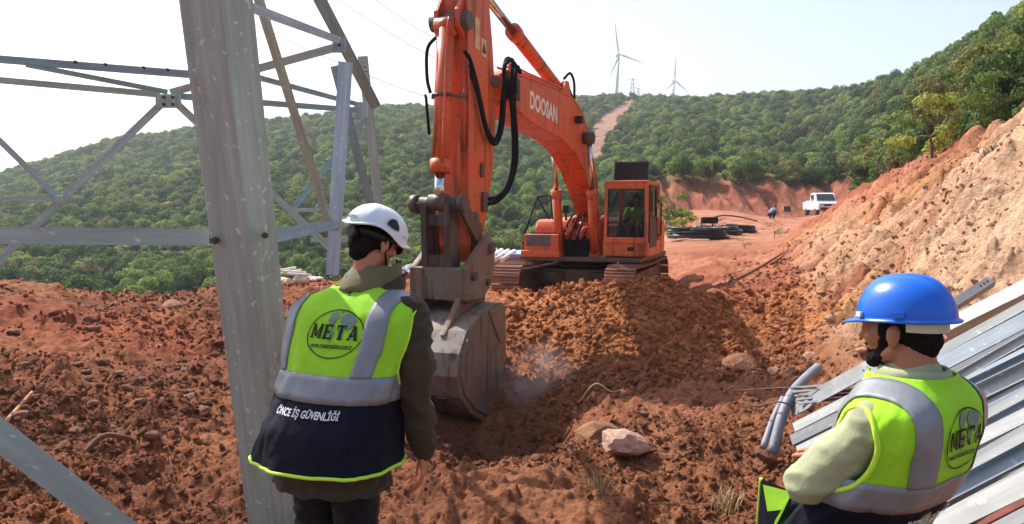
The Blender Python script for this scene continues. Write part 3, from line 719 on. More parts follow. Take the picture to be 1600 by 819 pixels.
# ================================================================ lattice tower
def galv(name, c, rough=.5, metal=.55, dirt=srgb(120, 100, 80), amt=.25, streak=True):
    t = NT(name); tc = t.n('ShaderNodeTexCoord'); mp = t.n('ShaderNodeMapping'); mp.inputs['Scale'].default_value = (26, 26, 1.6)
    t.l(tc.outputs['Object'], mp.inputs[0]); st = t.n('ShaderNodeTexNoise'); st.inputs['Scale'].default_value = 1.0; st.inputs['Detail'].default_value = 5; t.l(mp.outputs[0], st.inputs['Vector'])
    n = t.noise(5, 6, .65); n2 = t.noise(26, 3, .5)
    c1 = t.ramp(st.outputs[0] if streak else n, [(.3, tuple(q * .72 for q in c)), (.6, c), (.8, tuple(min(1, q * 1.25) for q in c))])
    c2 = t.mix(t.ramp(n, [(.55, (0, 0, 0)), (.8, (amt * 2, amt * 2, amt * 2))]), c1, dirt)
    c3 = t.mix(t.ramp(n2, [(.63, (0, 0, 0)), (.67, (.55, .55, .55))]), c2, tuple(min(1, q * 1.7) for q in c))
    t.base(c3); t.set(rough, metal, .5); t.l(t.ramp(n, [(.3, (rough * .8,) * 3), (.7, (min(1, rough * 1.3),) * 3)]), t.b.inputs['Roughness'])
    t.bump(n2, .12, .003); return t.m
M['galv'] = galv('galvanised_steel', srgb(168, 184, 178), .6, .1)
M['galvold'] = galv('weathered_steel', srgb(140, 166, 174), .7, .1, srgb(130, 124, 116), .12)
M['galvblue'] = galv('new_galvanised_steel', srgb(176, 202, 226), .5, .1, amt=.1)
M['bolt'] = simple('bolt_steel', srgb(90, 80, 70), .5, .7)
tower = empty('lattice_tower', P(420, 819, 3.7)); tower.location.z = gzs(tower.location.x, tower.location.y)
tag(tower, 'galvanised lattice tower of angle bars straddling the foreground at left', 'tower')
T0 = Vector(tower.location)
def angle_bar(name, p0, p1, w, face_cam, mat, w2=None, side=1, th=None, parent=None, origin=None):
    """L section: one leaf w wide facing face_cam, the other going back from its edge on `side`"""
    p0 = Vector(p0); p1 = Vector(p1); ax = (p1 - p0).normalized(); fc = Vector(face_cam) - (p0 + p1) / 2 if face_cam is not None else Vector((0, -1, 0))
    fc = (fc - ax * fc.dot(ax)).normalized(); sd = ax.cross(fc) * side; w2 = w2 or w; th = th or max(.006, w * .09)
    prof = [(-w / 2, 0), (w / 2, 0), (w / 2, -w2), (w / 2 - th, -w2), (w / 2 - th, -th), (-w / 2, -th)]
    mid = (p0 + p1) / 2; L = (p1 - p0).length
    Rm = Matrix((sd, fc, ax)).transposed()
    v = [(a, b, z) for z in (-L / 2, L / 2) for a, b in prof]; n = 6
    f = [[0, 5, 4, 1], [1, 4, 3, 2], [6, 7, 10, 11], [7, 8, 9, 10]] + [[i, (i + 1) % n, n + (i + 1) % n, n + i] for i in range(n)]
    me = bpy.data.meshes.new(name); me.from_pydata(v, [], f); bm = bmesh.new(); bm.from_mesh(me); bmesh.ops.recalc_face_normals(bm, faces=bm.faces[:]); bm.to_mesh(me); bm.free()
    o = link_mesh(name, me, mat, parent); o.matrix_local = Matrix.Translation(mid - (origin or Vector())) @ Rm.to_4x4(); return o
EYE = Vector((0, 0, CAMZ))
def member(name, a, b, wpx, mat='galv', side=1, ext0=0, ext1=0, w2=.6, face=None):
    """bar between two photo points (px, py, d); wpx is its visible width"""
    p0, p1 = P(*a), P(*b); d = p1 - p0; p0, p1 = p0 - d * ext0, p1 + d * ext1
    w = wpx * (a[2] + b[2]) / 2 / F
    return angle_bar(name, p0, p1, w, EYE if face is None else face, M[mat], w * w2, side, parent=tower, origin=T0)
# near leg: broad face to the viewer, second leaf showing along its right edge
p0, p1 = P(312, 0, 3.15), P(413, 819, 3.85); dv = p1 - p0
leg = angle_bar('leg', p0 - dv * .9, p1 + dv * .28, .208, (-2.4, 0, CAMZ), M['galv'], .2, -1, .02, tower, T0)
member('leg', (415, -163, 6.2), (588, 168, 8.6), 19, 'galvold', ext0=.6)
member('leg', (540, 97, 7.0), (519, 430, 7.4), 21, 'galvblue', w2=.9)
member('leg', (568, 100, 10), (593, 330, 10.4), 15, 'galv', ext0=.05, ext1=.5)
BR = [((-160, 80, 7.5), (330, 119, 7.8), 12, 'galvold'), ((-160, 111, 7.6), (250, 148, 8.0), 10, 'galv'), ((40, 101, 7.6), (262, 144, 8.0), 8, 'galvold'),
      ((253, 162, 8.0), (-60, 462, 7.0), 12, 'galv'), ((-60, 162, 7.2), (91, 309, 7.4), 9, 'galv'), ((-160, 309, 7.3), (92, 311, 7.4), 6, 'galv'),
      ((270, 156, 8.0), (516, 388, 8.6), 11, 'galv'), ((266, 145, 8.0), (529, 73, 7.1), 12, 'galv'),
      ((274, 150, 8.0), (566, 173, 9.8), 9, 'galvold'), ((366, 2, 4.6), (532, 64, 6.9), 13, 'galvblue'), ((384, 116, 7.8), (566, 165, 9.9), 8, 'galvold'),
      ((384, -66, 5.4), (513, 347, 6.9), 14, 'galv'), ((523, 103, 8.6), (582, 330, 9.4), 13, 'galvold'),
      ((452, 328, 9), (545, 328, 9.4), 6, 'galv'), ((455, 330, 9), (570, 186, 10), 7, 'galvold'), ((486, 375, 9.2), (548, 375, 9.4), 7, 'galv')]
for i, (a, b, w, m_) in enumerate(BR): member('brace', a, b, w, m_, side=1 if i % 2 else -1)
member('cross_bar', (-160, 366, 3.3), (326, 371, 3.50), 27, 'galv', w2=.7)
member('cross_bar', (408, 372, 3.52), (532, 349, 6.95), 17, 'galvold', side=-1, w2=.7)
member('brace', (-120, 588, 2.9), (230, 858, 3.3), 42, 'galv', side=-1)
member('brace', (497, 760, 3.9), (505, 860, 3.95), 18, 'galv')
def plate(a, size, mat='galv', holes=4):
    c = P(*a); me = MB().box((0, 0, 0), (size[0], .014, size[1]), bev=.004); o = me.build('gusset_plate', M[mat], tower); o.location = c - T0; return o
plate((263, 158, 7.93), (.26, .14)); plate((91, 311, 7.36), (.09, .07)); plate((530, 70, 6.95), (.12, .14), 'galvold'); plate((515, 352, 6.9), (.16, .1), 'galvold'); plate((566, 172, 9.75), (.2, .2))
def bolt(px, py, d, r=.016):
    c = P(px, py, d); o = MB().cyl((0, .012, 0), (0, -.012, 0), r, seg=6).cyl((0, -.012, 0), (0, -.024, 0), r * .6, seg=8).build('bolt', M['bolt'], tower); o.location = c - T0
for q in ((336, 376, 3.43, .017), (414, 368, 3.45, .014), (256, 152, 7.88), (270, 152, 7.88), (256, 163, 7.88), (270, 163, 7.88), (530, 70, 6.9), (118, 97, 7.3), (165, 101, 7.3), (225, 106, 7.4), (262, 109, 7.5), (528, 355, 6.8, .014), (570, 105, 9.8, .012), (572, 112, 9.8, .012)): bolt(*q)
# ================================================================ excavator
def paint(name, c, rough=.45, wear=.5, worncol=srgb(74, 48, 38), dust=srgb(176, 124, 92), dustamt=.35):
    t = NT(name); n = t.noise(2.2, 7, .7); n2 = t.noise(9, 6, .7); n3 = t.noise(.9, 5, .6)
    c1 = t.ramp(n3, [(.3, tuple(q * .82 for q in c)), (.7, tuple(min(1, q * 1.12) for q in c))])
    c2 = t.mix(t.ramp(n, [(.44, (0, 0, 0)), (.66, (dustamt,) * 3)]), c1, dust)
    c3 = t.mix(t.ramp(n2, [(.585, (0, 0, 0)), (.66, (wear,) * 3)]), c2, worncol)
    tc_ = t.n('ShaderNodeTexCoord'); mp_ = t.n('ShaderNodeMapping'); mp_.inputs['Scale'].default_value = (7, 7, .9); t.l(tc_.outputs['Object'], mp_.inputs[0]); sk = t.n('ShaderNodeTexNoise'); sk.inputs['Scale'].default_value = 1; sk.inputs['Detail'].default_value = 6; t.l(mp_.outputs[0], sk.inputs['Vector'])
    c3 = t.mix(t.ramp(sk.outputs[0], [(.55, (0, 0, 0)), (.68, (.65, .65, .65))]), c3, tuple(q * .42 for q in worncol))
    t.base(c3); t.set(rough, 0, .45); t.l(t.ramp(n, [(.35, (rough * .85,) * 3), (.7, (min(1, rough * 1.5),) * 3)]), t.b.inputs['Roughness']); t.bump(n2, .08, .006); return t.m
M['orange'] = paint('orange_paint', srgb(214, 88, 40), .45, .75)
M['orangecab'] = paint('orange_cab_paint', srgb(208, 102, 56), .45, .5)
M['blk'] = simple('black_rubber', srgb(22, 22, 24), .8, spec=.15, var=.35)
M['blkpanel'] = simple('black_panel', srgb(30, 27, 28), .5, var=.3)
M['greybox'] = simple('grey_mesh_panel', srgb(92, 88, 90), .6, var=.25)
M['steeldirty'] = paint('earth_worn_steel', srgb(124, 114, 104), .62, .7, srgb(60, 48, 42), srgb(128, 88, 64), .8)
M['steeldark'] = paint('dark_greasy_steel', srgb(84, 70, 64), .5, .6, srgb(50, 40, 36), srgb(130, 98, 80), .4)
M['chrome'] = simple('chrome_rod', srgb(200, 205, 210), .16, 1.0, var=.08)
M['trackm'] = paint('muddy_track_steel', srgb(132, 96, 78), .8, .4, srgb(78, 60, 52), srgb(160, 100, 74), .7)
M['white'] = simple('white_paint', srgb(226, 226, 222), .5, var=.06)
M['mudw'] = simple('faded_white_lettering', srgb(226, 214, 200), .6, var=.15, scale=5)
def glass_material(name, tint, alpha):
    t = NT(name); t.base(tint); t.set(.04, 0, .5)
    tr = t.n('ShaderNodeBsdfTransparent'); tr.inputs[0].default_value = (.75, .85, .85, 1); ms = t.n('ShaderNodeMixShader'); ms.inputs[0].default_value = alpha
    t.l(tr.outputs[0], ms.inputs[1]); t.l(t.b.outputs[0], ms.inputs[2]); t.l(ms.outputs[0], t.out.inputs[0]); return t.m
M['glass'] = glass_material('cab_glass', srgb(46, 60, 66), .3)
EXF = Vector((-.34, -.94, 0)).normalized(); ZG = 2.15
ex = empty('excavator', (1.85, 18.8, CAMZ - ZG), math.atan2(EXF.y, EXF.x))
tag(ex, 'big orange tracked excavator reaching its bucket down into the pit', 'excavator')
H = lambda z: z + ZG      # height above its own ground from height relative to the eye
def part(name, mb, mat, parent=None): return mb.build(name, M[mat], parent or ex)
# --- undercarriage
def track(y0, y1, name):
    yc = (y0 + y1) / 2; w = y1 - y0; xf, xr, r = 1.95, -2.1, .43; top = .95
    # centre line of the chain
    pts = []; n = 15
    for k in range(n + 1): a = -math.pi / 2 + math.pi * k / n; pts.append((xf + r * math.cos(a), .5 + r * math.sin(a)))
    for k in range(1, 20): pts.append((xf + (xr - xf) * k / 20, .93 - .03 * math.sin(math.pi * k / 20)))
    for k in range(n + 1): a = math.pi / 2 + math.pi * k / n; pts.append((xr + r * math.cos(a), .5 + r * math.sin(a)))
    for k in range(1, 20): pts.append((xr + (xf - xr) * k / 20, .07))
    P2 = np.array(pts + [pts[0]]); seg = np.hypot(*np.diff(P2, axis=0).T); cum = np.concatenate([[0], np.cumsum(seg)]); L = cum[-1]; ns = 46
    tr = part('track_frame', MB().box((-.05, yc, .5), (3.7, w * .45, .5), bev=.06).cyl((xf, yc - w * .2, .5), (xf, yc + w * .2, .5), .36, seg=24).cyl((xr, yc - w * .2, .5), (xr, yc + w * .2, .5), .36, seg=24), 'steeldark')
    rol = MB()
    for k in range(7): rol.cyl((-1.5 + k * .5, yc - w * .36, .24), (-1.5 + k * .5, yc + w * .36, .24), .13, seg=14)
    part('roller', rol, 'steeldark', tr)
    sh = MB().box((0, 0, 0), (L / ns * .93, w, .035), bev=.006).box((-.055, 0, .03), (.025, w, .05)).box((.02, 0, .025), (.022, w, .04)).box((0, 0, -.05), (.12, w * .3, .08)).mesh('track_shoe')
    sh.materials.append(M['trackm'])
    for k in range(ns):
        s = L * (k + .5) / ns; i = np.searchsorted(cum, s) - 1; t = (s - cum[i]) / seg[i]; p = P2[i] * (1 - t) + P2[i + 1] * t; d = (P2[i + 1] - P2[i]) / seg[i]
        o = bpy.data.objects.new('track_shoe', sh); COL.objects.link(o); o.parent = tr
        o.matrix_local = Matrix(((-d[0], 0, d[1], p[0]), (0, 1, 0, yc), (-d[1], 0, -d[0], p[1]), (0, 0, 0, 1)))
    return tr
track(.95, 1.6, 'track'); track(-1.6, -.95, 'track')
part('car_body', MB().box((0, 0, .62), (1.7, 1.9, .34), bev=.05).box((.75, .7, .6), (.5, .8, .26), (0, 0, .5), .04).box((.75, -.7, .6), (.5, .8, .26), (0, 0, -.5), .04).box((-.75, .7, .6), (.5, .8, .26), (0, 0, -.5), .04).box((-.75, -.7, .6), (.5, .8, .26), (0, 0, .5), .04), 'steeldark')
part('slew_ring', MB().cyl((0, 0, .76), (0, 0, 1.0), .72, seg=36), 'blk')
part('platform', MB().prism([(1.35, 1.0), (1.35, 1.1), (-2.4, 1.1), (-2.4, .98)], -1.3, 1.55, .02), 'steeldark')
part('boom_bracket', MB().prism([(.55, 1.1), (.25, 1.95), (-.15, 2.05), (-.6, 1.1)], -.40, -.31, .015).prism([(.55, 1.1), (.25, 1.95), (-.15, 2.05), (-.6, 1.1)], .31, .40, .015).cyl((0, -.44, 1.8), (0, .44, 1.8), .09), 'orange')
part('valve_block', MB().box((.85, 0, 1.3), (.5, .5, .4), bev=.03).box((1.05, .12, 1.42), (.25, .2, .3)).box((1.05, -.18, 1.38), (.25, .2, .24)).cyl((1.2, -.1, 1.2), (1.2, -.1, 1.5), .05), 'blk')
hs = MB()
for k in range(4):
    y = -.2 + k * .13; hs.tube(spline([(1.1, y, 1.3), (1.3, y * 1.2, 1.55), (.9, y * 1.3, 1.85), (.45, y * 1.1, 2.1)], 6), .024, 8)
part('base_hose', hs, 'blk')
pip = MB()
for s_ in (-1, 1): pip.tube(spline([(1.15, .12 * s_, 1.5), (1.2, .2 * s_, 1.75), (1.1, .36 * s_, 1.75), (1.05, .4 * s_, 1.55)], 5), .028, 8)
part('orange_pipe', pip, 'orange')
# --- body right of the boom (left in the picture)
tb = part('tool_box', MB().box((.72, -.78, 1.36), (1.2, .86, .52), bev=.05).box((.75, -.78, 1.16), (1.3, .95, .16), bev=.04), 'orange')
part('mesh_panel', MB().box((1.30, -.84, 1.47), (.06, .60, .27), bev=.02), 'greybox', tb)
part('step_tread', MB().box((.9, -.78, 1.635), (.6, .6, .03), bev=.008), 'blk', tb)
hood = part('engine_hood', MB().prism([(.35, 1.1), (.35, 1.72), (.25, 1.9), (0, 1.95), (-2.3, 1.95), (-2.45, 1.8), (-2.45, 1.1)], -1.25, -.42, .06), 'orange')
part('hood_seam', MB().box((.358, -.83, 1.5), (.012, .7, .02)), 'blkpanel', hood)
part('counterweight', MB().prism([(-2.0, 1.05), (-2.0, 1.9), (-2.3, 2.0), (-2.9, 1.9), (-3.0, 1.5), (-2.8, 1.05)], -1.3, 1.4, .08), 'orange')
part('rear_deck', MB().box((-1.4, .35, 1.45), (1.6, 1.5, .7), bev=.05), 'orange')
rail = MB().tube([(1.25, -1.22, 1.2), (1.15, -1.24, 1.62), (.6, -1.1, 2.48), (.35, -1.0, 2.52), (.3, -.72, 2.52), (.3, -.72, 1.9)], .022, 8).tube([(.6, -1.1, 2.48), (.4, -.85, 1.95)], .018, 8).tube([(.3, -.86, 2.52), (.3, -.8, 1.95)], .018, 8)
part('handrail', rail, 'blk')
mir = part('mirror_post', MB().tube([(.1, -.52, 1.9), (.1, -.52, 2.12)], .03, 8).box((.1, -.52, 2.2), (.08, .16, .2), bev=.03), 'blkpanel')
# --- cab
CY0, CY1, CXF, CXR, CZ0, CZ1 = .68, 1.68, 1.2, -.55, H(-1.02), H(.64)
cab = empty('cab', (0, 0, 0)); cab.parent = ex
ym = (CY0 + CY1) / 2; cz = (CZ0 + CZ1) / 2
part('floor_skirt', MB().box((.35, ym, CZ0 + .16), (1.75, 1.04, .34), bev=.05), 'orangecab', cab)
part('skirt_lamp', MB().box((CXF + .032, ym + .12, CZ0 + .17), (.015, .15, .09), bev=.01), 'blkpanel', cab)
fr = MB()
zt = CZ1; zb = CZ0 + .3
def pillar(x, y, w=.11, d=.12, x2=None):
    fr.prism([(x - d / 2, zb), (x + d / 2, zb), ((x2 if x2 is not None else x) + d / 2, zt - .03), ((x2 if x2 is not None else x) - d / 2, zt - .03)], y - w / 2, y + w / 2, .03)
pillar(CXF - .03, CY0 + .045, .085, .13, CXF - .10); pillar(CXF - .03, CY1 - .045, .085, .13, CXF - .10); pillar(CXR + .06, CY0 + .06); pillar(CXR + .06, CY1 - .06); 
fr.box((CXF - .09, ym, zt - .08), (.14, 1.0, .14), bev=.05); fr.box((CXF - .02, ym, zb + .06), (.15, 1.0, .16), bev=.04)
part('cab_frame', fr, 'orangecab', cab)
roof = part('cab_roof', MB().box((.32, ym, zt + .0), (1.72, 1.0, .10), bev=.05), 'orangecab', cab)
part('roof_hatch', MB().box((.45, ym - .03, zt + .27), (.09, .80, .50), (0, -.18, 0), .06), 'blkpanel', cab)
part('hatch_strut', MB().cyl((.1, ym - .25, zt + .03), (.42, ym - .25, zt + .3), .015).cyl((.1, ym + .2, zt + .03), (.42, ym + .2, zt + .3), .015), 'blk', cab)
part('windscreen', MB().prism([(CXF - .035, zb + .1), (CXF - .02, zb + .1), (CXF - .085, zt - .13), (CXF - .10, zt - .13)], CY0 + .08, CY1 - .08), 'glass', cab)
part('windscreen_seal', MB().tube([(CXF + .012, CY0 + .09, zb + .14), (CXF - .06, CY0 + .09, zt - .15), (CXF - .06, CY1 - .09, zt - .15), (CXF + .012, CY1 - .09, zb + .14), (CXF + .012, CY0 + .09, zb + .14)], .016, 6), 'blk', cab)
part('wiper', MB().tube([(CXF + .01, CY0 + .14, zb + .7), (CXF - .02, CY0 + .26, zt - .35), (CXF - .04, CY0 + .30, zt - .2)], .012, 6), 'blk', cab)
part('side_glass', MB().box((.3, CY1 - .05, cz + .2), (1.3, .012, 1.05)), 'glass', cab)
part('inner_glass', MB().box((.3, CY0 + .05, cz + .2), (1.3, .012, 1.05)), 'glass', cab)
part('rear_panel', MB().box((CXR + .06, ym, cz - .25), (.05, .8, .7)), 'blkpanel', cab)
part('rear_glass', MB().box((CXR + .06, ym, cz + .42), (.012, .8, .5)), 'glass', cab)
door = part('cab_door', MB().box((.62, CY1 + .005, cz - .28), (.96, .05, .72), bev=.02).box((.62, CY1 + .005, zt - .1), (.96, .05, .09), bev=.02).box((.16, CY1 + .005, cz + .1), (.09, .05, 1.3), bev=.02).box((1.07, CY1 + .005, cz + .1), (.07, .05, 1.3), bev=.02), 'blkpanel', cab)
part('door_handle', MB().tube([(.28, CY1 + .035, cz), (.28, CY1 + .07, cz + .05), (.28, CY1 + .07, cz + .3), (.28, CY1 + .035, cz + .35)], .014, 8), 'chrome', cab)
part('grab_rail', MB().tube([(.0, CY1 + .02, cz - .4), (.0, CY1 + .1, cz - .35), (.0, CY1 + .1, cz + .4), (.0, CY1 + .02, cz + .45)], .018, 8), 'blk', cab)
part('driver_seat', MB().box((-.05, ym, CZ0 + .55), (.5, .5, .14), bev=.05).box((-.28, ym, CZ0 + .92), (.14, .48, .7), (0, -.12, 0), .06), 'blk', cab)
part('console', MB().box((.35, CY0 + .24, CZ0 + .55), (.5, .16, .3), bev=.04).box((.35, CY1 - .24, CZ0 + .55), (.5, .16, .3), bev=.04).cyl((.5, CY0 + .24, CZ0 + .7), (.55, CY0 + .24, CZ0 + .92), .02).cyl((.5, CY1 - .24, CZ0 + .7), (.55, CY1 - .24, CZ0 + .92), .02), 'blk', cab)
part('side_box', MB().box((-.72, ym + .02, CZ0 + .42), (.5, 1.06, .8), bev=.08), 'orangecab', cab)
# --- boom
low = [(-.12, -.42), (-.02, -.12), (.5, .28), (.95, .58), (1.6, .98), (2.35, 1.27), (3.3, 1.45), (4.95, 1.55), (6.35, 1.72)]
upp = [(6.72, 1.84), (6.85, 2.0), (6.75, 2.18), (6.45, 2.28), (5.2, 2.36), (3.6, 2.42), (2.5, 2.40), (2.0, 2.30), (1.55, 2.12), (1.1, 1.78), (.6, 1.2), (.15, .42), (-.2, -.15), (-.28, -.35)]
boom = part('boom', MB().prism([(a, H(b)) for a, b in low + upp], -.28, .28, .02), 'orange')
part('boom_edge', MB().tube([(a, .283, H(b) + .02) for a, b in low[1:]], .018, 6), 'orange', boom)
part('boom_edge', MB().tube([(a, .283, H(b) - .02) for a, b in upp[3:-2]], .018, 6), 'orange', boom)
for s_ in (-1, 1):
    part('boom_boss', MB().cyl((1.55, s_ * .26, H(1.62)), (1.55, s_ * .52, H(1.62)), .14, seg=20), 'steeldark', boom)
    part('lamp', MB().box((2.2, s_ * .36, H(1.95)), (.16, .16, .16), bev=.03), 'blkpanel', boom)
# lettering on the boom flank
def text_mesh(body, size, align='CENTER', bold=0.0, shear=0.0, extr=0.0):
    cu = bpy.data.curves.new('txt', 'FONT'); cu.body = body; cu.size = size; cu.align_x = align; cu.align_y = 'CENTER'; cu.offset = bold; cu.shear = shear; cu.extrude = extr; cu.resolution_u = 3
    o = bpy.data.objects.new('txt', cu); COL.objects.link(o); dg = bpy.context.evaluated_depsgraph_get()
    me = bpy.data.meshes.new_from_object(o.evaluated_get(dg)); bpy.data.objects.remove(o); return me
def place_text(name, body, width, height, M4, mat, parent, bold=.0, offset=0):
    me = text_mesh(body, 1.0, bold=bold); co = np.array([v.co for v in me.vertices]); lo, hi = co.min(0), co.max(0)
    for v in me.vertices:
        v.co = M4 @ Vector(((v.co.x - (lo[0] + hi[0]) / 2) / (hi[0] - lo[0]) * width, (v.co.y - (lo[1] + hi[1]) / 2) / (hi[1] - lo[1]) * height, 0))
    me.materials.clear(); return link_mesh(name, me, mat, parent)
TM = Matrix(((-1, 0, 0, 4.45), (0, 0, 1, .286), (0, 1, 0, H(1.93)), (0, 0, 0, 1))) @ Matrix.Rotation(R(-3), 4, 'Z')
place_text('lettering', 'DOOSAN', 1.7, .33, TM, M['mudw'], boom, .045)
# --- cylinders: barrel, gland, rod
def ram(name, a, b, r, frac, y, barrelmat='orange', ends=True):
    a = Vector((a[0], y, H(a[1]))); b = Vector((b[0], y, H(b[1]))); m_ = a + (b - a) * frac
    o = part(name, MB().tube([a, m_], r, 20).tube([m_ - (b - a).normalized() * .16, m_ + (b - a).normalized() * .03], r * 1.18, 20).cyl(a - Vector((0, r * 1.1, 0)), a + Vector((0, r * 1.1, 0)), r * 1.05), barrelmat)
    part('rod', MB().tube([m_, b], r * .58, 16), 'chrome', o)
    part('rod_eye', MB().cyl(b - Vector((0, r * 1.1, 0)), b + Vector((0, r * 1.1, 0)), r * .95), 'steeldark', o)
    part('oil_pipe', MB().tube(spline([a + Vector((r, r * .9, .1)), a + (b - a) * .1 + Vector((r * 1.25, r * .8, 0)), a + (b - a) * frac * .95 + Vector((r * 1.25, r * .8, 0))], 4), .018, 6), barrelmat, o)
    return o
ram('boom_cylinder', (.95, -1.02), (1.55, 1.62), .105, .56, .42)
ram('boom_cylinder', (.95, -1.02), (1.55, 1.62), .105, .56, -.42)
ram('arm_cylinder', (2.55, 2.56), (7.25, 3.55), .125, .60, 0)
part('cylinder_mount', MB().prism([(2.2, H(2.32)), (2.45, H(2.72)), (2.65, H(2.72)), (3.0, H(2.36))], -.2, -.14).prism([(2.2, H(2.32)), (2.45, H(2.72)), (2.65, H(2.72)), (3.0, H(2.36))], .14, .2), 'orange', boom)
# --- stick
so = [(7.0, 4.0), (7.25, 3.75), (6.98, 2.6), (6.88, 1.9), (6.86, 1.4), (7.0, .6), (7.22, 0), (7.45, -.62), (7.62, -.78), (7.85, -.72), (7.95, -.5), (7.98, 0), (7.95, 1.5), (8.0, 3.0), (7.95, 3.6), (7.6, 4.1)]
stick_ = part('stick', MB().prism([(a, H(b)) for a, b in so], -.24, .24, .02), 'orange')
part('flange_edge', MB().tube([(a + .0, .243, H(b)) for a, b in so[10:14]], .02, 6), 'orange', stick_)
M['label'] = simple('yellowed_label', srgb(206, 176, 120), .7, var=.3, scale=9)
wl = part('warning_label', MB().box((7.62, .2435, H(2.62)), (.16, .006, .46)).box((7.36, .2435, H(2.46)), (.2, .006, .26)), 'label', stick_)
part('warning_sign', MB().prism([(7.45, H(2.38)), (7.27, H(2.38)), (7.36, H(2.54))], .247, .2485), 'blkpanel', stick_)
part('stick_pin', MB().cyl((7.0, -.32, H(2.02)), (7.0, .32, H(2.02)), .09).cyl((7.62, -.31, H(-.55)), (7.62, .31, H(-.55)), .11).cyl((8.02, -.3, H(2.72)), (8.02, .3, H(2.72)), .13).cyl((7.72, -.27, H(-.1)), (7.72, .27, H(-.1)), .09), 'steeldark', stick_)
part('cylinder_lug', MB().prism([(7.9, H(3.2)), (8.18, H(2.85)), (8.18, H(2.6)), (7.9, H(2.4))], -.2, -.13, .01).prism([(7.9, H(3.2)), (8.18, H(2.85)), (8.18, H(2.6)), (7.9, H(2.4))], .13, .2, .01), 'orange', stick_)
bc = ram('bucket_cylinder', (8.16, 2.62), (8.42, .12), .125, .82, -.02)
part('pipe_clamp', MB().tube([(8.22, -.2, H(1.62)), (8.38, -.12, H(1.64)), (8.38, .1, H(1.64)), (8.2, .2, H(1.62)), (8.0, .22, H(1.66))], .025, 8), 'steeldark', bc)
part('side_pipe', MB().tube(spline([(8.2, -.12, H(2.5)), (8.3, -.24, H(2.3)), (8.28, -.26, H(1.9)), (8.3, -.2, H(1.68))], 5), .025, 8).tube([(8.26, -.3, H(1.66)), (8.28, -.28, H(1.62)), (8.2, -.27, H(1.1))], .022, 8), 'blk', bc)
part('rubbed_pipe', MB().tube(spline([(7.97, .1, H(1.0)), (8.02, .12, H(.75)), (8.02, .1, H(.3)), (8.0, .02, H(.15))], 4), .026, 8).tube([(7.985, .19, H(2.1)), (7.985, .19, H(.9))], .02, 8), 'orange', stick_)
# hoses looping from boom to stick
hb = part('hose_bracket', MB().box((6.45, .36, H(1.98)), (.34, .18, .36), bev=.02).cyl((6.45, .44, H(1.98)), (6.45, .48, H(1.98)), .08), 'blkpanel', boom)
part('red_fitting', MB().box((6.35, .34, H(2.28)), (.12, .12, .22), bev=.02), 'orange', boom)
h1 = [[(6.2, .34, 2.36), (6.5, .36, 2.44), (6.75, .36, 2.35), (6.85, .36, 1.9), (6.92, .34, 1.35), (7.15, .34, 1.1), (7.45, .32, 1.25), (7.75, .30, 1.8), (7.95, .27, 2.15), (7.97, .2, 2.3)],
      [(6.2, .30, 2.34), (6.55, .40, 2.42), (6.85, .38, 2.25), (6.9, .40, 1.8), (6.95, .38, 1.3), (7.2, .36, 1.03), (7.5, .34, 1.2), (7.8, .30, 1.8), (7.96, .24, 2.1)],
      [(6.2, .38, 2.3), (6.6, .44, 2.35), (6.7, .44, 1.9), (6.55, .42, 1.3), (6.5, .40, .8), (6.7, .36, .4), (7.05, .32, .22), (7.35, .27, .18)],
      [(6.2, .42, 2.28), (6.5, .46, 2.3), (6.62, .46, 1.8), (6.45, .44, 1.2), (6.42, .42, .75), (6.66, .38, .36), (7.05, .34, .16), (7.35, .27, .1)]]
for h in h1: part('hose', MB().tube(spline([(a, b, H(c)) for a, b, c in h], 6), .034, 8), 'blk', stick_)
part('hose_clamp', MB().box((7.4, .26, H(.14)), (.18, .07, .3), bev=.02).box((7.48, .255, H(.62)), (.1, .05, .22), bev=.02), 'steeldark', stick_)
lines = MB()
for k in range(3): lines.tube([(6.2, .02 + .1 * k, H(2.38 + .03 * k)), (5.2, .02 + .09 * k, H(2.45)), (3.6, .02 + .09 * k, H(2.50)), (3.0, .05 + .09 * k, H(2.5))], .022, 6)
part('oil_line', lines, 'orange', boom)
part('hose', MB().tube(spline([(2.7, .16, H(2.75)), (2.45, .22, H(2.9)), (2.2, .24, H(2.75)), (2.1, .22, H(2.38))], 6), .028, 8).tube(spline([(2.9, .1, H(2.5)), (2.5, .12, H(2.72)), (2.0, .14, H(2.5)), (1.6, .14, H(2.2))], 5), .024, 8), 'blk', boom)
# --- linkage, coupler, bucket
lk = part('bucket_link', MB().prism([(8.30, H(.2)), (8.52, H(.12)), (8.54, H(-.1)), (8.50, H(-.85)), (8.15, H(-.9)), (8.18, H(-.1))], -.26, -.17, .02).prism([(8.30, H(.2)), (8.52, H(.12)), (8.54, H(-.1)), (8.50, H(-.85)), (8.15, H(-.9)), (8.18, H(-.1))], .10, .19, .02).prism([(8.22, H(-.05)), (8.42, H(-.05)), (8.44, H(-.2)), (8.22, H(-.2))], -.18, .12).prism([(8.2, H(-.62)), (8.46, H(-.62)), (8.46, H(-.85)), (8.2, H(-.85))], -.18, .12), 'steeldark')
part('link_pin', MB().cyl((8.42, -.40, H(.1)), (8.42, .36, H(.1)), .10, seg=20).cyl((8.42, -.44, H(.1)), (8.42, -.34, H(.1)), .13, seg=20).cyl((8.42, .30, H(.1)), (8.42, .40, H(.1)), .13, seg=20), 'steeldark', lk)
part('idler_link', MB().prism([(8.34, H(.18)), (8.5, H(.05)), (7.85, H(-.45)), (7.65, H(-.4)), (7.62, H(-.22))], .27, .33, .015).prism([(8.34, H(.18)), (8.5, H(.05)), (7.85, H(-.45)), (7.65, H(-.4)), (7.62, H(-.22))], -.36, -.30, .015), 'steeldark', lk)
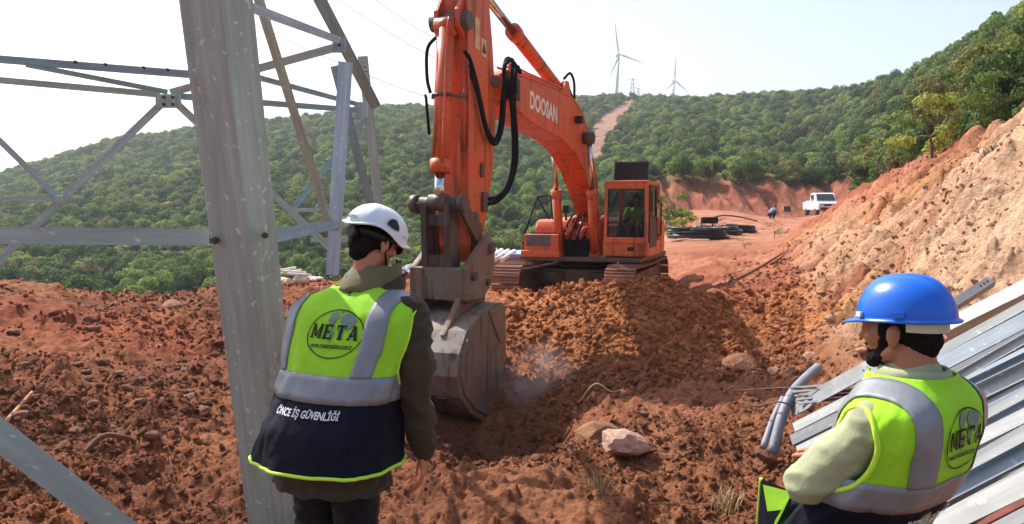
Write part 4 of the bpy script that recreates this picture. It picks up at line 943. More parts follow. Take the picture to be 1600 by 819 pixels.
cp = part('quick_coupler', MB().box((8.45, -.02, H(-1.02)), (.14, .80, .46), (0, .06, 0), .02).box((8.0, -.02, H(-1.18)), (.9, .62, .14), bev=.02).prism([(7.55, H(-.35)), (7.82, H(-.42)), (8.5, H(-.8)), (8.5, H(-1.26)), (7.9, H(-1.3)), (7.45, H(-1.05)), (7.4, H(-.6))], .34, .44, .03).prism([(7.55, H(-.35)), (7.82, H(-.42)), (8.5, H(-.8)), (8.5, H(-1.26)), (7.9, H(-1.3)), (7.45, H(-1.05)), (7.4, H(-.6))], -.46, -.36, .03), 'steeldirty')
part('coupler_pin', MB().cyl((7.62, -.5, H(-.55)), (7.62, .5, H(-.55)), .09).cyl((8.3, -.5, H(-.92)), (8.3, .5, H(-.92)), .07).cyl((7.75, .4, H(-1.05)), (7.75, .48, H(-1.05)), .05), 'steeldark', cp)
# bucket: curved shell between two side plates, open towards the machine
bo = [(7.62, -1.36), (7.9, -1.34), (8.45, -1.42), (8.95, -1.60), (9.22, -1.86), (9.30, -2.15), (9.18, -2.45), (8.85, -2.74), (8.35, -2.98), (7.72, -3.2)]
BW = .60
def shell(off, y0, y1):
    c = np.array(bo); n = np.zeros_like(c); t = np.gradient(c, axis=0); n[:, 0], n[:, 1] = -t[:, 1], t[:, 0]; n /= np.linalg.norm(n, axis=1, keepdims=True); return c + n * off
bk = empty('bucket'); bk.parent = ex
a_ = shell(0, 0, 0); b_ = shell(-.045, 0, 0); q_ = [tuple(p) for p in a_] + [tuple(p) for p in b_[::-1]]
part('bucket_shell', MB().prism([(p[0], H(p[1])) for p in q_], -BW, BW, .008), 'steeldirty', bk)
sp = [(7.5, -1.55)] + bo[:-1] + [(7.70, -3.24), (7.58, -3.0), (7.45, -2.2)]
for s_ in (-1, 1):
    y0 = s_ * (BW - .005); o = part('side_plate', MB().prism([(p[0], H(p[1])) for p in sp], min(y0, y0 + s_ * .04), max(y0, y0 + s_ * .04), .01), 'steeldirty', bk)
    ins = [(7.72, -1.62), (8.4, -1.62), (8.85, -1.8), (9.02, -2.1), (8.95, -2.35), (8.55, -2.62), (8.0, -2.55), (7.7, -2.2)]
    yr = y0 + s_ * .042
    part('rib', MB().tube([(p[0], yr, H(p[1])) for p in [(8.9, -1.66), (9.12, -1.9), (9.18, -2.15), (9.05, -2.42), (8.7, -2.70), (8.3, -2.88), (7.75, -3.1)]], .035, 6), 'steeldirty', bk)
    part('wear_plate', MB().prism([(7.95, H(-3.12)), (7.62, H(-3.22)), (7.52, H(-2.75)), (7.78, H(-2.68)), (7.82, H(-2.95))], min(yr, yr + s_ * .02), max(yr, yr + s_ * .02), .005), 'steeldark', bk)
    part('corner_plate', MB().prism([(7.55, H(-1.5)), (7.62, H(-1.38)), (8.2, H(-1.42)), (7.75, H(-1.95)), (7.52, H(-1.9))], min(yr, yr + s_ * .018), max(yr, yr + s_ * .018), .004), 'steeldirty', bk)
for y in (-.38, .26):
    part('bucket_ear', MB().prism([(7.6, H(-1.4)), (7.55, H(-1.1)), (7.72, H(-.92)), (8.0, H(-1.0)), (8.3, H(-1.12)), (8.5, H(-1.2)), (8.72, H(-1.42)), (9.06, H(-1.66)), (8.95, H(-1.66)), (8.4, H(-1.46))], y, y + .09, .02), 'steeldirty', bk)
    part('bucket_pin', MB().cyl((8.36, y - .05, H(-1.22)), (8.36, y + .15, H(-1.22)), .09), 'steeldark', bk)
part('wear_strip', MB().prism([(8.96, H(-1.585)), (9.23, H(-1.84)), (9.32, H(-2.15)), (9.30, H(-2.17)), (9.2, H(-1.86)), (8.94, H(-1.6))], -BW + .05, -BW + .2).prism([(9.20, H(-2.48)), (8.86, H(-2.77)), (8.34, H(-3.01)), (8.34, H(-2.99)), (8.86, H(-2.75)), (9.18, H(-2.46))], .3, .42).prism([(9.20, H(-2.48)), (8.86, H(-2.77)), (8.34, H(-3.01)), (8.34, H(-2.99)), (8.86, H(-2.75)), (9.18, H(-2.46))], -.1, .02), 'steeldark', bk)
part('cutting_edge', MB().prism([(8.0, H(-3.12)), (7.66, H(-3.24)), (7.62, H(-3.28)), (8.0, H(-3.18))], -BW - .04, BW + .04), 'steeldark', bk)
for k in range(5):
    y = -.54 + k * .27; part('tooth', MB().prism([(7.9, H(-3.1)), (7.62, H(-3.18)), (7.36, H(-3.36)), (7.40, H(-3.38)), (7.66, H(-3.30)), (7.95, H(-3.2))], y - .055, y + .055, .01), 'steeldark', bk)
# ================================================================ people
def skin_material(name, c):
    t = NT(name); n = t.noise(14, 5, .6); t.base(t.ramp(n, [(.3, tuple(q * .82 for q in c)), (.7, tuple(q * 1.1 for q in c))])); t.set(.5, 0, .4)
    t.b.inputs['Subsurface Weight'].default_value = .12; t.b.inputs['Subsurface Radius'].default_value = (.012, .005, .003); t.bump(t.noise(180, 3), .12, .002); return t.m
def cloth_material(name, c, scale=300, rough=.85, trans=0.0, var=.14, sheen=.1, wr=.35):
    t = NT(name); n = t.noise(7, 5, .6); wv = t.noise(scale, 2, .5)
    col = t.ramp(n, [(.3, tuple(q * (1 - var) for q in c)), (.7, tuple(min(1, q * (1 + var)) for q in c))]); t.base(col); t.set(rough, 0, .2, sheen)
    t.bump(wv, .18, .002)
    # crumple
    b2 = t.n('ShaderNodeBump'); b2.inputs['Strength'].default_value = wr; b2.inputs['Distance'].default_value = .012; t.l(t.noise(16, 4, .55), b2.inputs['Height'])
    b1 = [q for q in t.t.nodes if q.type == 'BUMP'][0]; t.l(b2.outputs[0], b1.inputs['Normal'])
    if trans:
        tr = t.n('ShaderNodeBsdfTranslucent'); t.l(col, tr.inputs[0]); ms = t.n('ShaderNodeMixShader'); ms.inputs[0].default_value = trans
        t.l(t.b.outputs[0], ms.inputs[1]); t.l(tr.outputs[0], ms.inputs[2]); t.l(ms.outputs[0], t.out.inputs[0])
    return t.m
M['skin'] = skin_material('skin', srgb(188, 126, 98))
M['skin2'] = skin_material('skin_tanned', srgb(176, 116, 88))
M['hair'] = simple('dark_hair', srgb(34, 28, 26), .9, var=.5, scale=90, spec=.1, bump=1.0, bscale=320, bdist=.006)
M['jacket'] = cloth_material('olive_brown_cotton', srgb(66, 57, 44), wr=.6)
M['collar'] = cloth_material('olive_collar', srgb(110, 102, 76))
M['trouser'] = cloth_material('black_trousers', srgb(26, 26, 30))
M['sweater'] = cloth_material('sage_green_sweater', srgb(160, 166, 132), 420, .95, wr=.5)
M['neon'] = cloth_material('neon_yellow_green', srgb(174, 238, 52), 500, .7, .22, .05)
M['neontrim'] = cloth_material('neon_piping', srgb(200, 248, 70), 500, .6, 0, .04)
M['navy'] = cloth_material('navy_polyester', srgb(9, 12, 32), 500, .7, sheen=0)
M['tape'] = simple('reflective_tape', srgb(132, 136, 142), .45, .2, var=.12, scale=14, bump=.3, bscale=40, bdist=.004)
M['ink'] = simple('black_print', srgb(14, 20, 16), .7, var=.1)
M['greyink'] = simple('grey_print', srgb(118, 140, 128), .7, var=.08)
M['whiteink'] = simple('white_print', srgb(225, 226, 230), .7, var=.05)
M['helmw'] = simple('white_helmet_shell', srgb(222, 226, 234), .34, var=.07, scale=22, spec=.5)
M['helmb'] = simple('blue_helmet_shell', srgb(22, 100, 212), .3, var=.06, scale=3, spec=.5)
M['blkplastic'] = simple('black_plastic', srgb(16, 17, 20), .45)
M['headband'] = simple('cream_headband', srgb(206, 206, 190), .6, var=.1)

class Garment:
    """tube of cloth round a torso: rows of (z, half width, half depth, centre x, centre y)"""
    def __init__(s, rows, n=2.5, fold=.010, seed=1):
        r = np.array(rows, float); zz = np.linspace(r[0, 0], r[-1, 0], 240); s.zz = zz; s.n = n; s.fold = fold; s.seed = seed
        s.tab = []
        for k in range(1, 5):
            v = np.interp(zz, r[:, 0], r[:, k]); kk = np.ones(15) / 15; s.tab.append(np.convolve(np.pad(v, 7, 'edge'), kk, 'valid'))
        s.z0, s.z1 = r[0, 0], r[-1, 0]
    def par(s, z): return [np.interp(z, s.zz, t) for t in s.tab]
    def raw(s, th, z):
        th = np.asarray(th, float); z = np.asarray(z, float); a, b, cx, cy = s.par(z); S, C = np.sin(th), np.cos(th); e = 2.0 / s.n
        f = (fbm2(th * 1.9 + 3, z * 3.2, 3, s.seed) * 1.0 + fbm2(th * 3.2 + z * 3, z * 9 - th * 2, 3, s.seed + 7) * .55) * s.fold * np.clip((s.z1 - z) / .12, .15, 1)
        k = 1 + f / np.maximum(a, .05)
        return np.stack([cx + a * k * np.sign(S) * np.abs(S) ** e, cy - b * k * np.sign(C) * np.abs(C) ** e, z + 0 * th], -1)
    def pos(s, th, z, off=0.0):
        p = s.raw(th, z)
        if off:
            e = .01; u = s.raw(np.asarray(th) + e, z) - s.raw(np.asarray(th) - e, z); v = s.raw(th, np.minimum(np.asarray(z) + e, s.z1)) - s.raw(th, np.asarray(z) - e)
            n = np.cross(u, v); n /= np.linalg.norm(n, axis=-1, keepdims=True) + 1e-9; p = p + n * off
        return p
    def theta(s, x, z):
        """angle on the back half whose lateral position is x"""
        a, b, cx, cy = s.par(z); q = np.clip((x - cx) / a, -.98, .98); return np.arcsin(np.sign(q) * np.abs(q) ** (s.n / 2))
def grid_obj(name, p, mat, parent, closed=False, solid=0.0):
    nr, nc = p.shape[:2]; v = p.reshape(-1, 3); f = []
    for i in range(nr - 1):
        for j in range(nc if closed else nc - 1): j2 = (j + 1) % nc; f.append((i * nc + j, i * nc + j2, (i + 1) * nc + j2, (i + 1) * nc + j))
    me = fast_mesh(name, v, np.array(f), True); o = link_mesh(name, me, mat, parent)
    if solid: m_ = o.modifiers.new('thick', 'SOLIDIFY'); m_.thickness = solid; m_.offset = 0
    return o
def vest(g, parent, zh, ztape0, ztape1, ztop, arm_z, arm_hz, arm_hy, arm_yc=0.0, logo=(0, 1.3, .25, .18), motto=(-.07, 1.03, .27, .042), tape_x=.17, tape_w=.055, front=None, tape_xl=None):
    """hi-vis vest made of sheets: neon upper, navy lower, tape, piping, print"""
    nc = 200; th = np.linspace(-math.pi, math.pi, nc, endpoint=False)
    def sheet(name, za, zb, nr, mat, off):
        z = np.linspace(za, zb, nr); T, Z = np.meshgrid(th, z); T = T.copy(); Z = Z.copy()
        base = g.raw(T, Z); cxy = [np.interp(Z, g.zz, t) for t in g.tab]
        yrel = base[..., 1] - cxy[3] - arm_yc; q = np.sqrt((yrel / arm_hy) ** 2 + ((Z - arm_z) / arm_hz) ** 2)
        side = np.abs(base[..., 0] - cxy[2]) > .5 * cxy[0]
        inside = (q < 1) & side
        f = []
        used = np.zeros(T.shape, bool)
        for i in range(nr - 1):
            for j in range(nc):
                j2 = (j + 1) % nc
                if inside[i, j] and inside[i, j2] and inside[i + 1, j] and inside[i + 1, j2]: continue
                if front is not None and abs(abs(th[j]) - math.pi) < front(z[i]): continue
                f.append((i * nc + j, i * nc + j2, (i + 1) * nc + j2, (i + 1) * nc + j)); 
        fa = np.array(f); used.ravel()[fa.ravel()] = True
        snap = used & inside
        # pull the rim of the arm hole on to a clean curve
        k = 1.0 / np.maximum(q, .2); y2 = yrel * k + arm_yc; z2 = arm_z + (Z - arm_z) * k
        bb = np.interp(z2, g.zz, g.tab[1]); cc = np.clip(-y2 / bb, -1, 1); ct = np.sign(cc) * np.abs(cc) ** (g.n / 2); t2 = np.sign(T) * np.arccos(np.clip(ct, -1, 1))
        T = np.where(snap, t2, T); Z = np.where(snap, np.clip(z2, za, zb), Z)
        p = g.pos(T, Z, off).reshape(-1, 3); me = fast_mesh(name, p, fa, True); o = link_mesh(name, me, M[mat], parent)
        m_ = o.modifiers.new('thick', 'SOLIDIFY'); m_.thickness = .004; m_.offset = 0; return o
    v = empty('vest'); v.parent = parent; parent_ = parent; 
    def re(o): o.parent = v; return o
    re(sheet('neon_panel', ztape0, ztop, 90, 'neon', 0.0)); re(sheet('navy_panel', zh, ztape0 + .01, 40, 'navy', -.003))
    # tape: round the waist and up over the shoulders
    def fgap(z): return front(z) if front is not None else 0
    t_ = np.linspace(-math.pi + fgap(ztape0), math.pi - fgap(ztape0), 180); z_ = np.linspace(ztape0, ztape1, 5); T, Z = np.meshgrid(t_, z_); re(grid_obj('reflective_tape', g.pos(T, Z, .005), M['tape'], v, False, .002))
    for s_ in (-1, 1):
        tx = tape_x if s_ > 0 else tape_xl or tape_x
        ww = np.linspace(-tape_w / 2, tape_w / 2, 7); hi = g.zz > arm_z + .05; zr, ar = g.zz[hi][::-1], g.tab[0][hi][::-1]; cols = []
        for w in ww:
            xj = tx + w; zs = float(np.interp(xj, ar, zr)); zz = ztape1 - .004 + (zs - ztape1 + .004) * (1 - (1 - np.linspace(0, 1, 46)) ** 1.6); narrow = np.interp(zz, [ztape1, arm_z], [.93, 1.0])
            q = np.clip(xj * narrow / np.interp(zz, g.zz, g.tab[0]), 0, 1); q[-1] = 1; th_ = s_ * np.arcsin(q ** (g.n / 2)); thf = s_ * math.pi - th_
            cols.append(np.concatenate([g.pos(th_, zz, .006), g.pos(thf[-2::-1], zz[-2::-1], .006)]))
        re(grid_obj('reflective_tape', np.stack(cols, 1), M['tape'], v, False, .002))
    # piping
    def pipe(T, Z, r, mat='neontrim', closed=True):
        p = [Vector(q) for q in g.pos(np.asarray(T), np.asarray(Z), .002)]
        if closed: p.append(p[0])
        re(MB().tube(p, r, 6, cap=False).build('piping', M[mat], v))
    tt = np.linspace(-math.pi + fgap(zh), math.pi - fgap(zh), 120); pipe(tt, np.full(120, zh), .007, closed=front is None)
    for s_ in (-1, 1):
        aa = np.linspace(0, 2 * math.pi, 60, endpoint=False); y2 = arm_hy * np.cos(aa) + arm_yc; z2 = arm_z + arm_hz * np.sin(aa); bb = np.interp(z2, g.zz, g.tab[1]); cc = np.clip(-y2 / bb, -1, 1)
        pipe(s_ * np.arccos(np.sign(cc) * np.abs(cc) ** (g.n / 2)), z2, .008)
    if front is not None:
        for s_ in (-1, 1): z_ = np.linspace(zh, ztop - .02, 40); pipe(s_ * (math.pi - np.array([front(q) for q in z_])), z_, .006, closed=False)
    # print on the back
    def arc(x, z):
        zm = float(np.mean(z)); tg = np.linspace(-math.pi / 2, math.pi / 2, 400); q = g.raw(tg, np.full(400, zm)); L_ = np.concatenate([[0], np.cumsum(np.linalg.norm(np.diff(q, axis=0), axis=1))]); return np.interp(x, L_ - np.interp(0, tg, L_), tg)
    def wrap(name, verts, faces, mat, off):
        vs_ = np.array(verts, float); z = vs_[:, 1]; p = g.pos(arc(vs_[:, 0], np.full(1, lz if name.startswith('logo') else motto[1])), z, off)
        me = bpy.data.meshes.new(name); me.from_pydata([tuple(q) for q in p], [], faces); me.update(); return re(link_mesh(name, me, M[mat], v))
    def wraptext(name, body, cx_, cz_, w, h, mat, bold=.02, tilt=0.0, off=.0075):
        me = text_mesh(body, 1.0, bold=bold); bm = bmesh.new(); bm.from_mesh(me); bmesh.ops.triangulate(bm, faces=bm.faces[:])
        co = np.array([q.co for q in bm.verts]); lo, hi = co.min(0), co.max(0)
        for q in bm.verts: q.co.x = (q.co.x - (lo[0] + hi[0]) / 2) / (hi[0] - lo[0]) * w; q.co.y = (q.co.y - (lo[1] + hi[1]) / 2) / (hi[1] - lo[1]) * h
        ed = [e for e in bm.edges if e.calc_length() > .012]; 
        if ed: bmesh.ops.subdivide_edges(bm, edges=ed, cuts=2)
        bmesh.ops.triangulate(bm, faces=bm.faces[:]); bm.verts.index_update()
        vs_ = [(q.co.x + cx_, q.co.y + cz_ + tilt * q.co.x) for q in bm.verts]; fs = [[q.index for q in f.verts] for f in bm.faces]; bm.free()
        return wrap(name, vs_, fs, mat, off)
    lx, lz, lw, lh = logo; n = 64
    ring = []; rf = []
    for i in range(n):
        a = 2 * math.pi * i / n
        for k in (1.0, .965): ring.append((lx + lw / 2 * k * math.cos(a), lz + lh / 2 * (k if k == 1 else .955) * math.sin(a)))
    for i in range(n): j = (i + 1) % n; rf.append((2 * i, 2 * j, 2 * j + 1, 2 * i + 1))
    wrap('logo_ring', ring, rf, 'ink', .006)
    blobs = [[(-.30, .62), (-.12, .70), (.02, .55), (-.10, .30), (-.16, .05), (-.24, .12), (-.36, .35)], [(-.15, .02), (-.02, -.10), (-.08, -.42), (-.14, -.60), (-.18, -.25)], [(.06, .48), (.22, .66), (.48, .62), (.66, .42), (.52, .10), (.40, -.02), (.30, .18), (.12, .22)], [(.06, .16), (.24, .10), (.26, -.12), (.16, -.45), (.10, -.2)], [(-.02, .72), (.1, .78), (.08, .6)], [(.5, -.1), (.66, -.14), (.6, -.32), (.48, -.26)]]
    bv = []; bf = []
    for bl in blobs:
        m_ = len(bv); c = np.mean(bl, 0); bv.append((lx + lw / 2 * c[0], lz + lh / 2 * c[1] + .1 * lh))
        for q in bl: bv.append((lx + lw / 2 * q[0], lz + lh / 2 * q[1] + .1 * lh))
        for i in range(len(bl)): bf.append((m_, m_ + 1 + i, m_ + 1 + (i + 1) % len(bl)))
    wrap('logo_map', bv, bf, 'greyink', .0055)
    # slab-serif letters of the logo, drawn as bars
    def bars(ch):
        S_, W_ = .18, .30
        B = {'M': [((.02, 0), (.02, 1), .20), ((.98, 0), (.98, 1), .24), ((.06, .95), (.5, .12), .2), ((.94, .95), (.5, .12), .14), ((-.14, .05), (.2, .05), -.1), ((.78, .05), (1.16, .05), -.1), ((-.14, .95), (.14, .95), -.1), ((.86, .95), (1.16, .95), -.1)],
             'E': [((.14, 0), (.14, 1), .26), ((-.06, .06), (.9, .06), -.12), ((-.06, .94), (.88, .94), -.12), ((.1, .5), (.66, .5), -.12), ((.86, 0), (.86, .32), .08), ((.84, .68), (.84, 1), .08), ((.62, .36), (.62, .64), .08)],
             'T': [((.5, 0), (.5, 1), .26), ((0, .94), (1, .94), -.12), ((.02, .66), (.02, 1), .08), ((.98, .66), (.98, 1), .08), ((.22, .05), (.78, .05), -.1)],
             'A': [((.08, 0), (.52, 1), .13), ((.9, 0), (.52, 1), .28), ((.2, .3), (.8, .3), -.11), ((-.1, .05), (.26, .05), -.1), ((.68, .05), (1.12, .05), -.1)]}
        return B[ch]
    LW = lw * .185; LH = lh * .30; x0 = lx - lw * .40
    off = .0066
    for i, ch in enumerate('META'):
        vs_ = []; fs = []
        for k, (a, b, w) in enumerate(bars(ch)):
            a = np.array([x0 + i * lw * .215 + a[0] * LW * .82, lz - LH * .36 + a[1] * LH]); b = np.array([x0 + i * lw * .215 + b[0] * LW * .82, lz - LH * .36 + b[1] * LH])
            if w > 0: dx = np.array([w * LW / 2, 0]); q = [a - dx, a + dx, b + dx, b - dx]
            else: dy = np.array([0, -w * LH / 2]); q = [a - dy, b - dy, b + dy, a + dy]
            m_ = len(vs_); vs_ += [tuple(t) for t in q]; fs.append((m_, m_ + 1, m_ + 2, m_ + 3))
        nv = np.array(vs_); z = nv[:, 1]; ta = arc(nv[:, 0], np.full(1, lz)); offs = off + .0004 * (np.arange(len(nv)) // 4)
        p = np.concatenate([g.pos(ta[k:k + 1], z[k:k + 1], offs[k]) for k in range(len(nv))]); me = bpy.data.meshes.new('logo_letter'); me.from_pydata([tuple(q) for q in p], [], fs); me.update(); re(link_mesh('logo_letter', me, M['ink'], v))
    wraptext('logo_address', 'www.metamakine.com.tr', lx, lz - lh * .24, lw * .74, lh * .11, 'ink', .02)
    wraptext('motto', 'ÖNCE İŞ GÜVENLİĞİ', motto[0], motto[1], motto[2], motto[3], 'whiteink', .03)
    return v

def head_shapes(mb, X, beard=False):
    """skull, face, ears, in head space (x right, y forward, z up, origin between the ears)"""
    mb.ell((0, -.012, .045), (.074, .094, .088), X); mb.ell((0, .035, .0), (.063, .066, .085), X); mb.ell((0, .052, -.058), (.047, .045, .045), X); mb.ell((0, .082, -.088), (.022, .018, .018), X)
    mb.ell((0, .088, .034), (.055, .02, .018), X); mb.ell((0, .100, .0), (.011, .018, .026), X); mb.ell((0, .112, -.016), (.015, .014, .011), X)
    mb.ell((0, .093, -.048), (.026, .012, .008), X); mb.ell((0, .091, -.060), (.023, .012, .008), X)
    for s_ in (-1, 1):
        mb.ell((s_ * .034, .086, .016), (.013, .008, .009), X); mb.ell((s_ * .044, .068, -.012), (.024, .022, .022), X); mb.ell((s_ * .05, .02, -.055), (.022, .045, .024), X, T=Matrix.Rotation(R(-25), 3, 'X'))
        E = Matrix.Rotation(s_ * R(-25), 3, 'Z'); mb.ell((s_ * .083, -.008, -.002), (.010, .019, .032), X, T=E); mb.ell((s_ * .080, -.004, -.026), (.009, .011, .013), X, T=E)
def helmet_mesh(rx, ry, rz, rim, brim, ridge, nphi=96, nt=26, power=2.2):
    """phi 0 = front; rim(phi) height of the lower edge, brim(phi) its outward lip"""
    ph = np.linspace(0, 2 * math.pi, nphi, endpoint=False); rows = []
    for k in (1.0, .55, .0):
        z = rim(ph) - .006 * k; rr = np.sqrt(np.maximum(0, 1 - (np.clip(z, -.02, 9) / rz) ** 2)) ** 1.0; ex_ = brim(ph) * k
        rows.append(np.stack([np.sin(ph) * (rx * rr + ex_), np.cos(ph) * (ry * rr + ex_), z - .25 * ex_], -1))
    for t in np.linspace(0, 1, nt)[1:]:
        z0 = np.clip(rim(ph), -.02, 9); e0 = np.arcsin(np.clip(z0 / rz, -1, 1)); e = e0 + (math.pi / 2 - e0) * t
        ce = np.cos(e) ** (2 / power); se = np.sign(e) * np.abs(np.sin(e)) ** (2 / power) if power != 2 else np.sin(e)
        se = np.sin(e); k = 1 + ridge(ph, e) * np.clip(t * 6, 0, 1)
        rows.append(np.stack([np.sin(ph) * rx * ce * k, np.cos(ph) * ry * ce * k, rz * se * k], -1))
    return np.stack(rows, 0)
def hand_shapes(mb, M4, s_=1, curl=.5):
    """right hand for s_=1: fingers along -z, palm facing -x*s_ (towards the thigh), thumb towards +y"""
    mb.ell((0, .004, -.045), (.016, .040, .048), M4); mb.ell((0, .0, -.075), (.014, .039, .022), M4)
    for k, (y, l, r) in enumerate(((.030, .078, .0085), (.010, .088, .009), (-.011, .082, .0085), (-.030, .064, .0075))):
        a = curl * (.8 + .12 * k); p0 = Vector((0, y, -.082)); d1 = Vector((-s_ * math.sin(a * .5), 0, -math.cos(a * .5))); p1 = p0 + d1 * l * .45; d2 = Vector((-s_ * math.sin(a * 1.3), 0, -math.cos(a * 1.3))); p2 = p1 + d2 * l * .33; d3 = Vector((-s_ * math.sin(a * 2), 0, -math.cos(a * 2))); p3 = p2 + d3 * l * .24
        mb.caps([p0, p1, p2, p3], [r * 1.1, r, r * .92, r * .8], M4, 10)
    mb.caps([Vector((-s_ * .008, .028, -.022)), Vector((-s_ * .020, .052, -.05)), Vector((-s_ * .026, .058, -.078)), Vector((-s_ * .030, .054, -.098))], [.014, .0115, .010, .0085], M4, 10)

def ray_ang(v): return math.atan2(v[1], v[0]) - math.pi / 2
def folds(amp, sc_, seed):
    return lambda co: amp * ((noise3(co[:, 0] * sc_, co[:, 1] * sc_, co[:, 2] * sc_ * 1.7, seed) - .5) * 1.2 + (noise3(co[:, 0] * sc_ * 2.3, co[:, 1] * sc_ * 2.3, co[:, 2] * sc_ * 3.6, seed + 1) - .5) * .6 + (.35 - np.abs(2 * noise3(co[:, 0] * sc_ * 1.2 + co[:, 2] * sc_ * .8, co[:, 1] * sc_ * 1.2, co[:, 2] * sc_ * 2.2 - co[:, 0] * sc_ * .9, seed + 2) - 1)) * .9)

# ---------------------------------------------------------------- person in the white helmet, back to the viewer
def person_white():
    root = empty('person'); c = P(512, 330, 3.0); root.location = (c.x, c.y, CAMZ - 1.80); fwd = (.41, .912); root.rotation_euler.z = ray_ang(fwd)
    tag(root, 'worker in white helmet and neon vest over brown jacket, back turned, by the steel leg', 'person')
    # z: feet 0, hip .93, shoulders 1.43
    LEANX, LEANY = .045, .16
    cen = lambda z: (LEANX * max(0, (z - .9)) / .55, LEANY * max(0, (z - .9)) / .55)
    hc = Vector((.070, .205, 1.668)); HX = Matrix.Translation(hc) @ Matrix.Rotation(R(-14), 4, 'Z') @ Matrix.Rotation(R(-20), 4, 'X') @ Matrix.Rotation(R(6), 4, 'Y')
    b = MB(); head_shapes(b, HX)
    nx, ny = cen(1.45)
    b.caps([hc + Vector((-.005, -.03, -.05)), (nx + .01, ny + .005, 1.47), (nx, ny, 1.40)], [.058, .060, .085])
    b.ell((nx, ny, 1.33), (.165, .10, .12)); b.ell((cen(1.2)[0], cen(1.2)[1], 1.18), (.145, .095, .16)); b.ell((0, 0.02, .98), (.155, .105, .13))
    sh = [Vector((s_ * .215 + nx, ny, 1.385)) for s_ in (-1, 1)]
    el = [Vector((-.27, .20, 1.12)), Vector((.30, .13, 1.10))]; wr = [Vector((-.16, .42, 1.05)), Vector((.305, .19, .85))]
    for k in (0, 1):
        b.caps([sh[k], el[k], wr[k]], [.055, .042, .028])
    Mh = Matrix.Translation(wr[1] + Vector((0, .004, -.02))) @ Matrix.Rotation(R(24), 4, 'Z') @ Matrix.Rotation(R(-10), 4, 'X') @ Matrix.Rotation(R(0), 4, 'Y') @ Matrix.Scale(1.08, 4); hand_shapes(b, Mh, 1, .62)
    Ml = Matrix.Translation(wr[0]) @ Matrix.Rotation(R(95), 4, 'X'); hand_shapes(b, Ml, -1, .6)
    for s_ in (-1, 1):
        b.caps([(s_ * .09, .02, .92), (s_ * .10, .03, .48), (s_ * .105, -.01, .09)], [.085, .058, .040]); b.caps([(s_ * .105, -.04, .05), (s_ * .115, .12, .04)], [.042, .035])
    remeshed('body', b, .0065, 3, M['skin'], root)
    # trousers and boots
    t = MB()
    for s_ in (-1, 1): t.caps([(s_ * .085, .015, .93), (s_ * .10, .03, .50), (s_ * .105, -.005, .10)], [.115, .085, .072])
    t.ell((0, .015, .95), (.17, .125, .13)); remeshed('trousers', t, .010, 4, M['trouser'], root, folds(.012, 14, 5))
    bt = MB()
    for s_ in (-1, 1): bt.caps([(s_ * .105, -.03, .07), (s_ * .115, .06, .06), (s_ * .12, .17, .045)], [.06, .055, .045])
    remeshed('boots', bt, .010, 3, M['blkplastic'], root)
    # jacket
    j = MB(); j.ell((nx, ny, 1.34), (.215, .125, .15)); j.ell((cen(1.2)[0], cen(1.2)[1], 1.16), (.205, .13, .22)); j.ell((.0, .01, .96), (.212, .135, .2)); j.caps([(nx, ny, 1.40), (nx + .01, ny + .01, 1.49)], [.11, .078])
    j.tube([(0, 0, .715), (0, 0, .86)], [.255, .215], 24)
    for k in (0, 1): 
        j.caps([sh[k] + Vector((0, 0, -.005)), (sh[k] + el[k]) / 2 + Vector(((.022, -.022)[k] * -1, -.01, 0)), el[k], (el[k] + wr[k]) / 2, wr[k]], [.082, .084, .074, .064, .050])
    ja = remeshed('jacket', j, .0095, 3, M['jacket'], root, folds(.019, 11, 21))
    for p_ in [ja]:
        co = np.empty(len(p_.data.vertices) * 3, np.float32); p_.data.vertices.foreach_get('co', co); co = co.reshape(-1, 3); m_ = (co[:, 2] < .86) & (np.hypot(co[:, 0], co[:, 1]) < .29); co[m_, 1] *= np.interp(co[m_, 2], [.7, .86], [.74, .8]); p_.data.vertices.foreach_set('co', co.ravel())
    cuff = MB().tube([wr[1] + (el[1] - wr[1]).normalized() * .05, wr[1] + (el[1] - wr[1]).normalized() * -.005], [.054, .050], 18); cuff.build('cuff', M['jacket'], root)
    # stand-up collar in layers
    for k, (r0, z0, mt) in enumerate(((.104, 1.445, 'jacket'), (.088, 1.47, 'collar'))):
        th = np.linspace(-2.75, 2.75, 60); rows_ = []
        for q in np.linspace(0, 1, 6):
            rr = r0 + .030 * (1 - q) + .008 * np.sin(q * math.pi); zz = z0 + (.085 + .02 * k) * q - .012 * np.cos(th) * q + .01 * k
            rows_.append(np.stack([nx + .012 + .03 * q + rr * np.sin(th) * 1.02, ny + .012 + .045 * q - rr * np.cos(th), zz + .004 * np.sin(th * 9 + q * 7) + .0 * th], -1))
        grid_obj('collar', np.stack(rows_), M[mt], root, False, .010)
    rows_g = [(.815, .305, .225, -.01, -.005), (.95, .288, .208, -.005, .01), (1.10, .270, .175, cen(1.1)[0], cen(1.1)[1] - .008), (1.22, .275, .165, cen(1.22)[0], cen(1.22)[1] - .010), (1.33, .292, .155, cen(1.33)[0], cen(1.33)[1] - .012), (1.395, .290, .145, cen(1.38)[0], cen(1.38)[1] - .012), (1.43, .268, .128, cen(1.42)[0], cen(1.42)[1] - .01), (1.46, .21, .112, cen(1.44)[0], cen(1.44)[1] - .006), (1.485, .135, .096, cen(1.46)[0] + .003, cen(1.46)[1]), (1.50, .108, .092, cen(1.47)[0] + .005, cen(1.47)[1] + .003)]
    g = Garment(rows_g, 2.6, .021, 31)
    vest(g, root, .82, 1.075, 1.175, 1.497, 1.275, .150, .085, .03, logo=(.025, 1.325, .255, .18), motto=(.0, 1.035, .29, .044), tape_x=.185, tape_w=.078, tape_xl=.235)
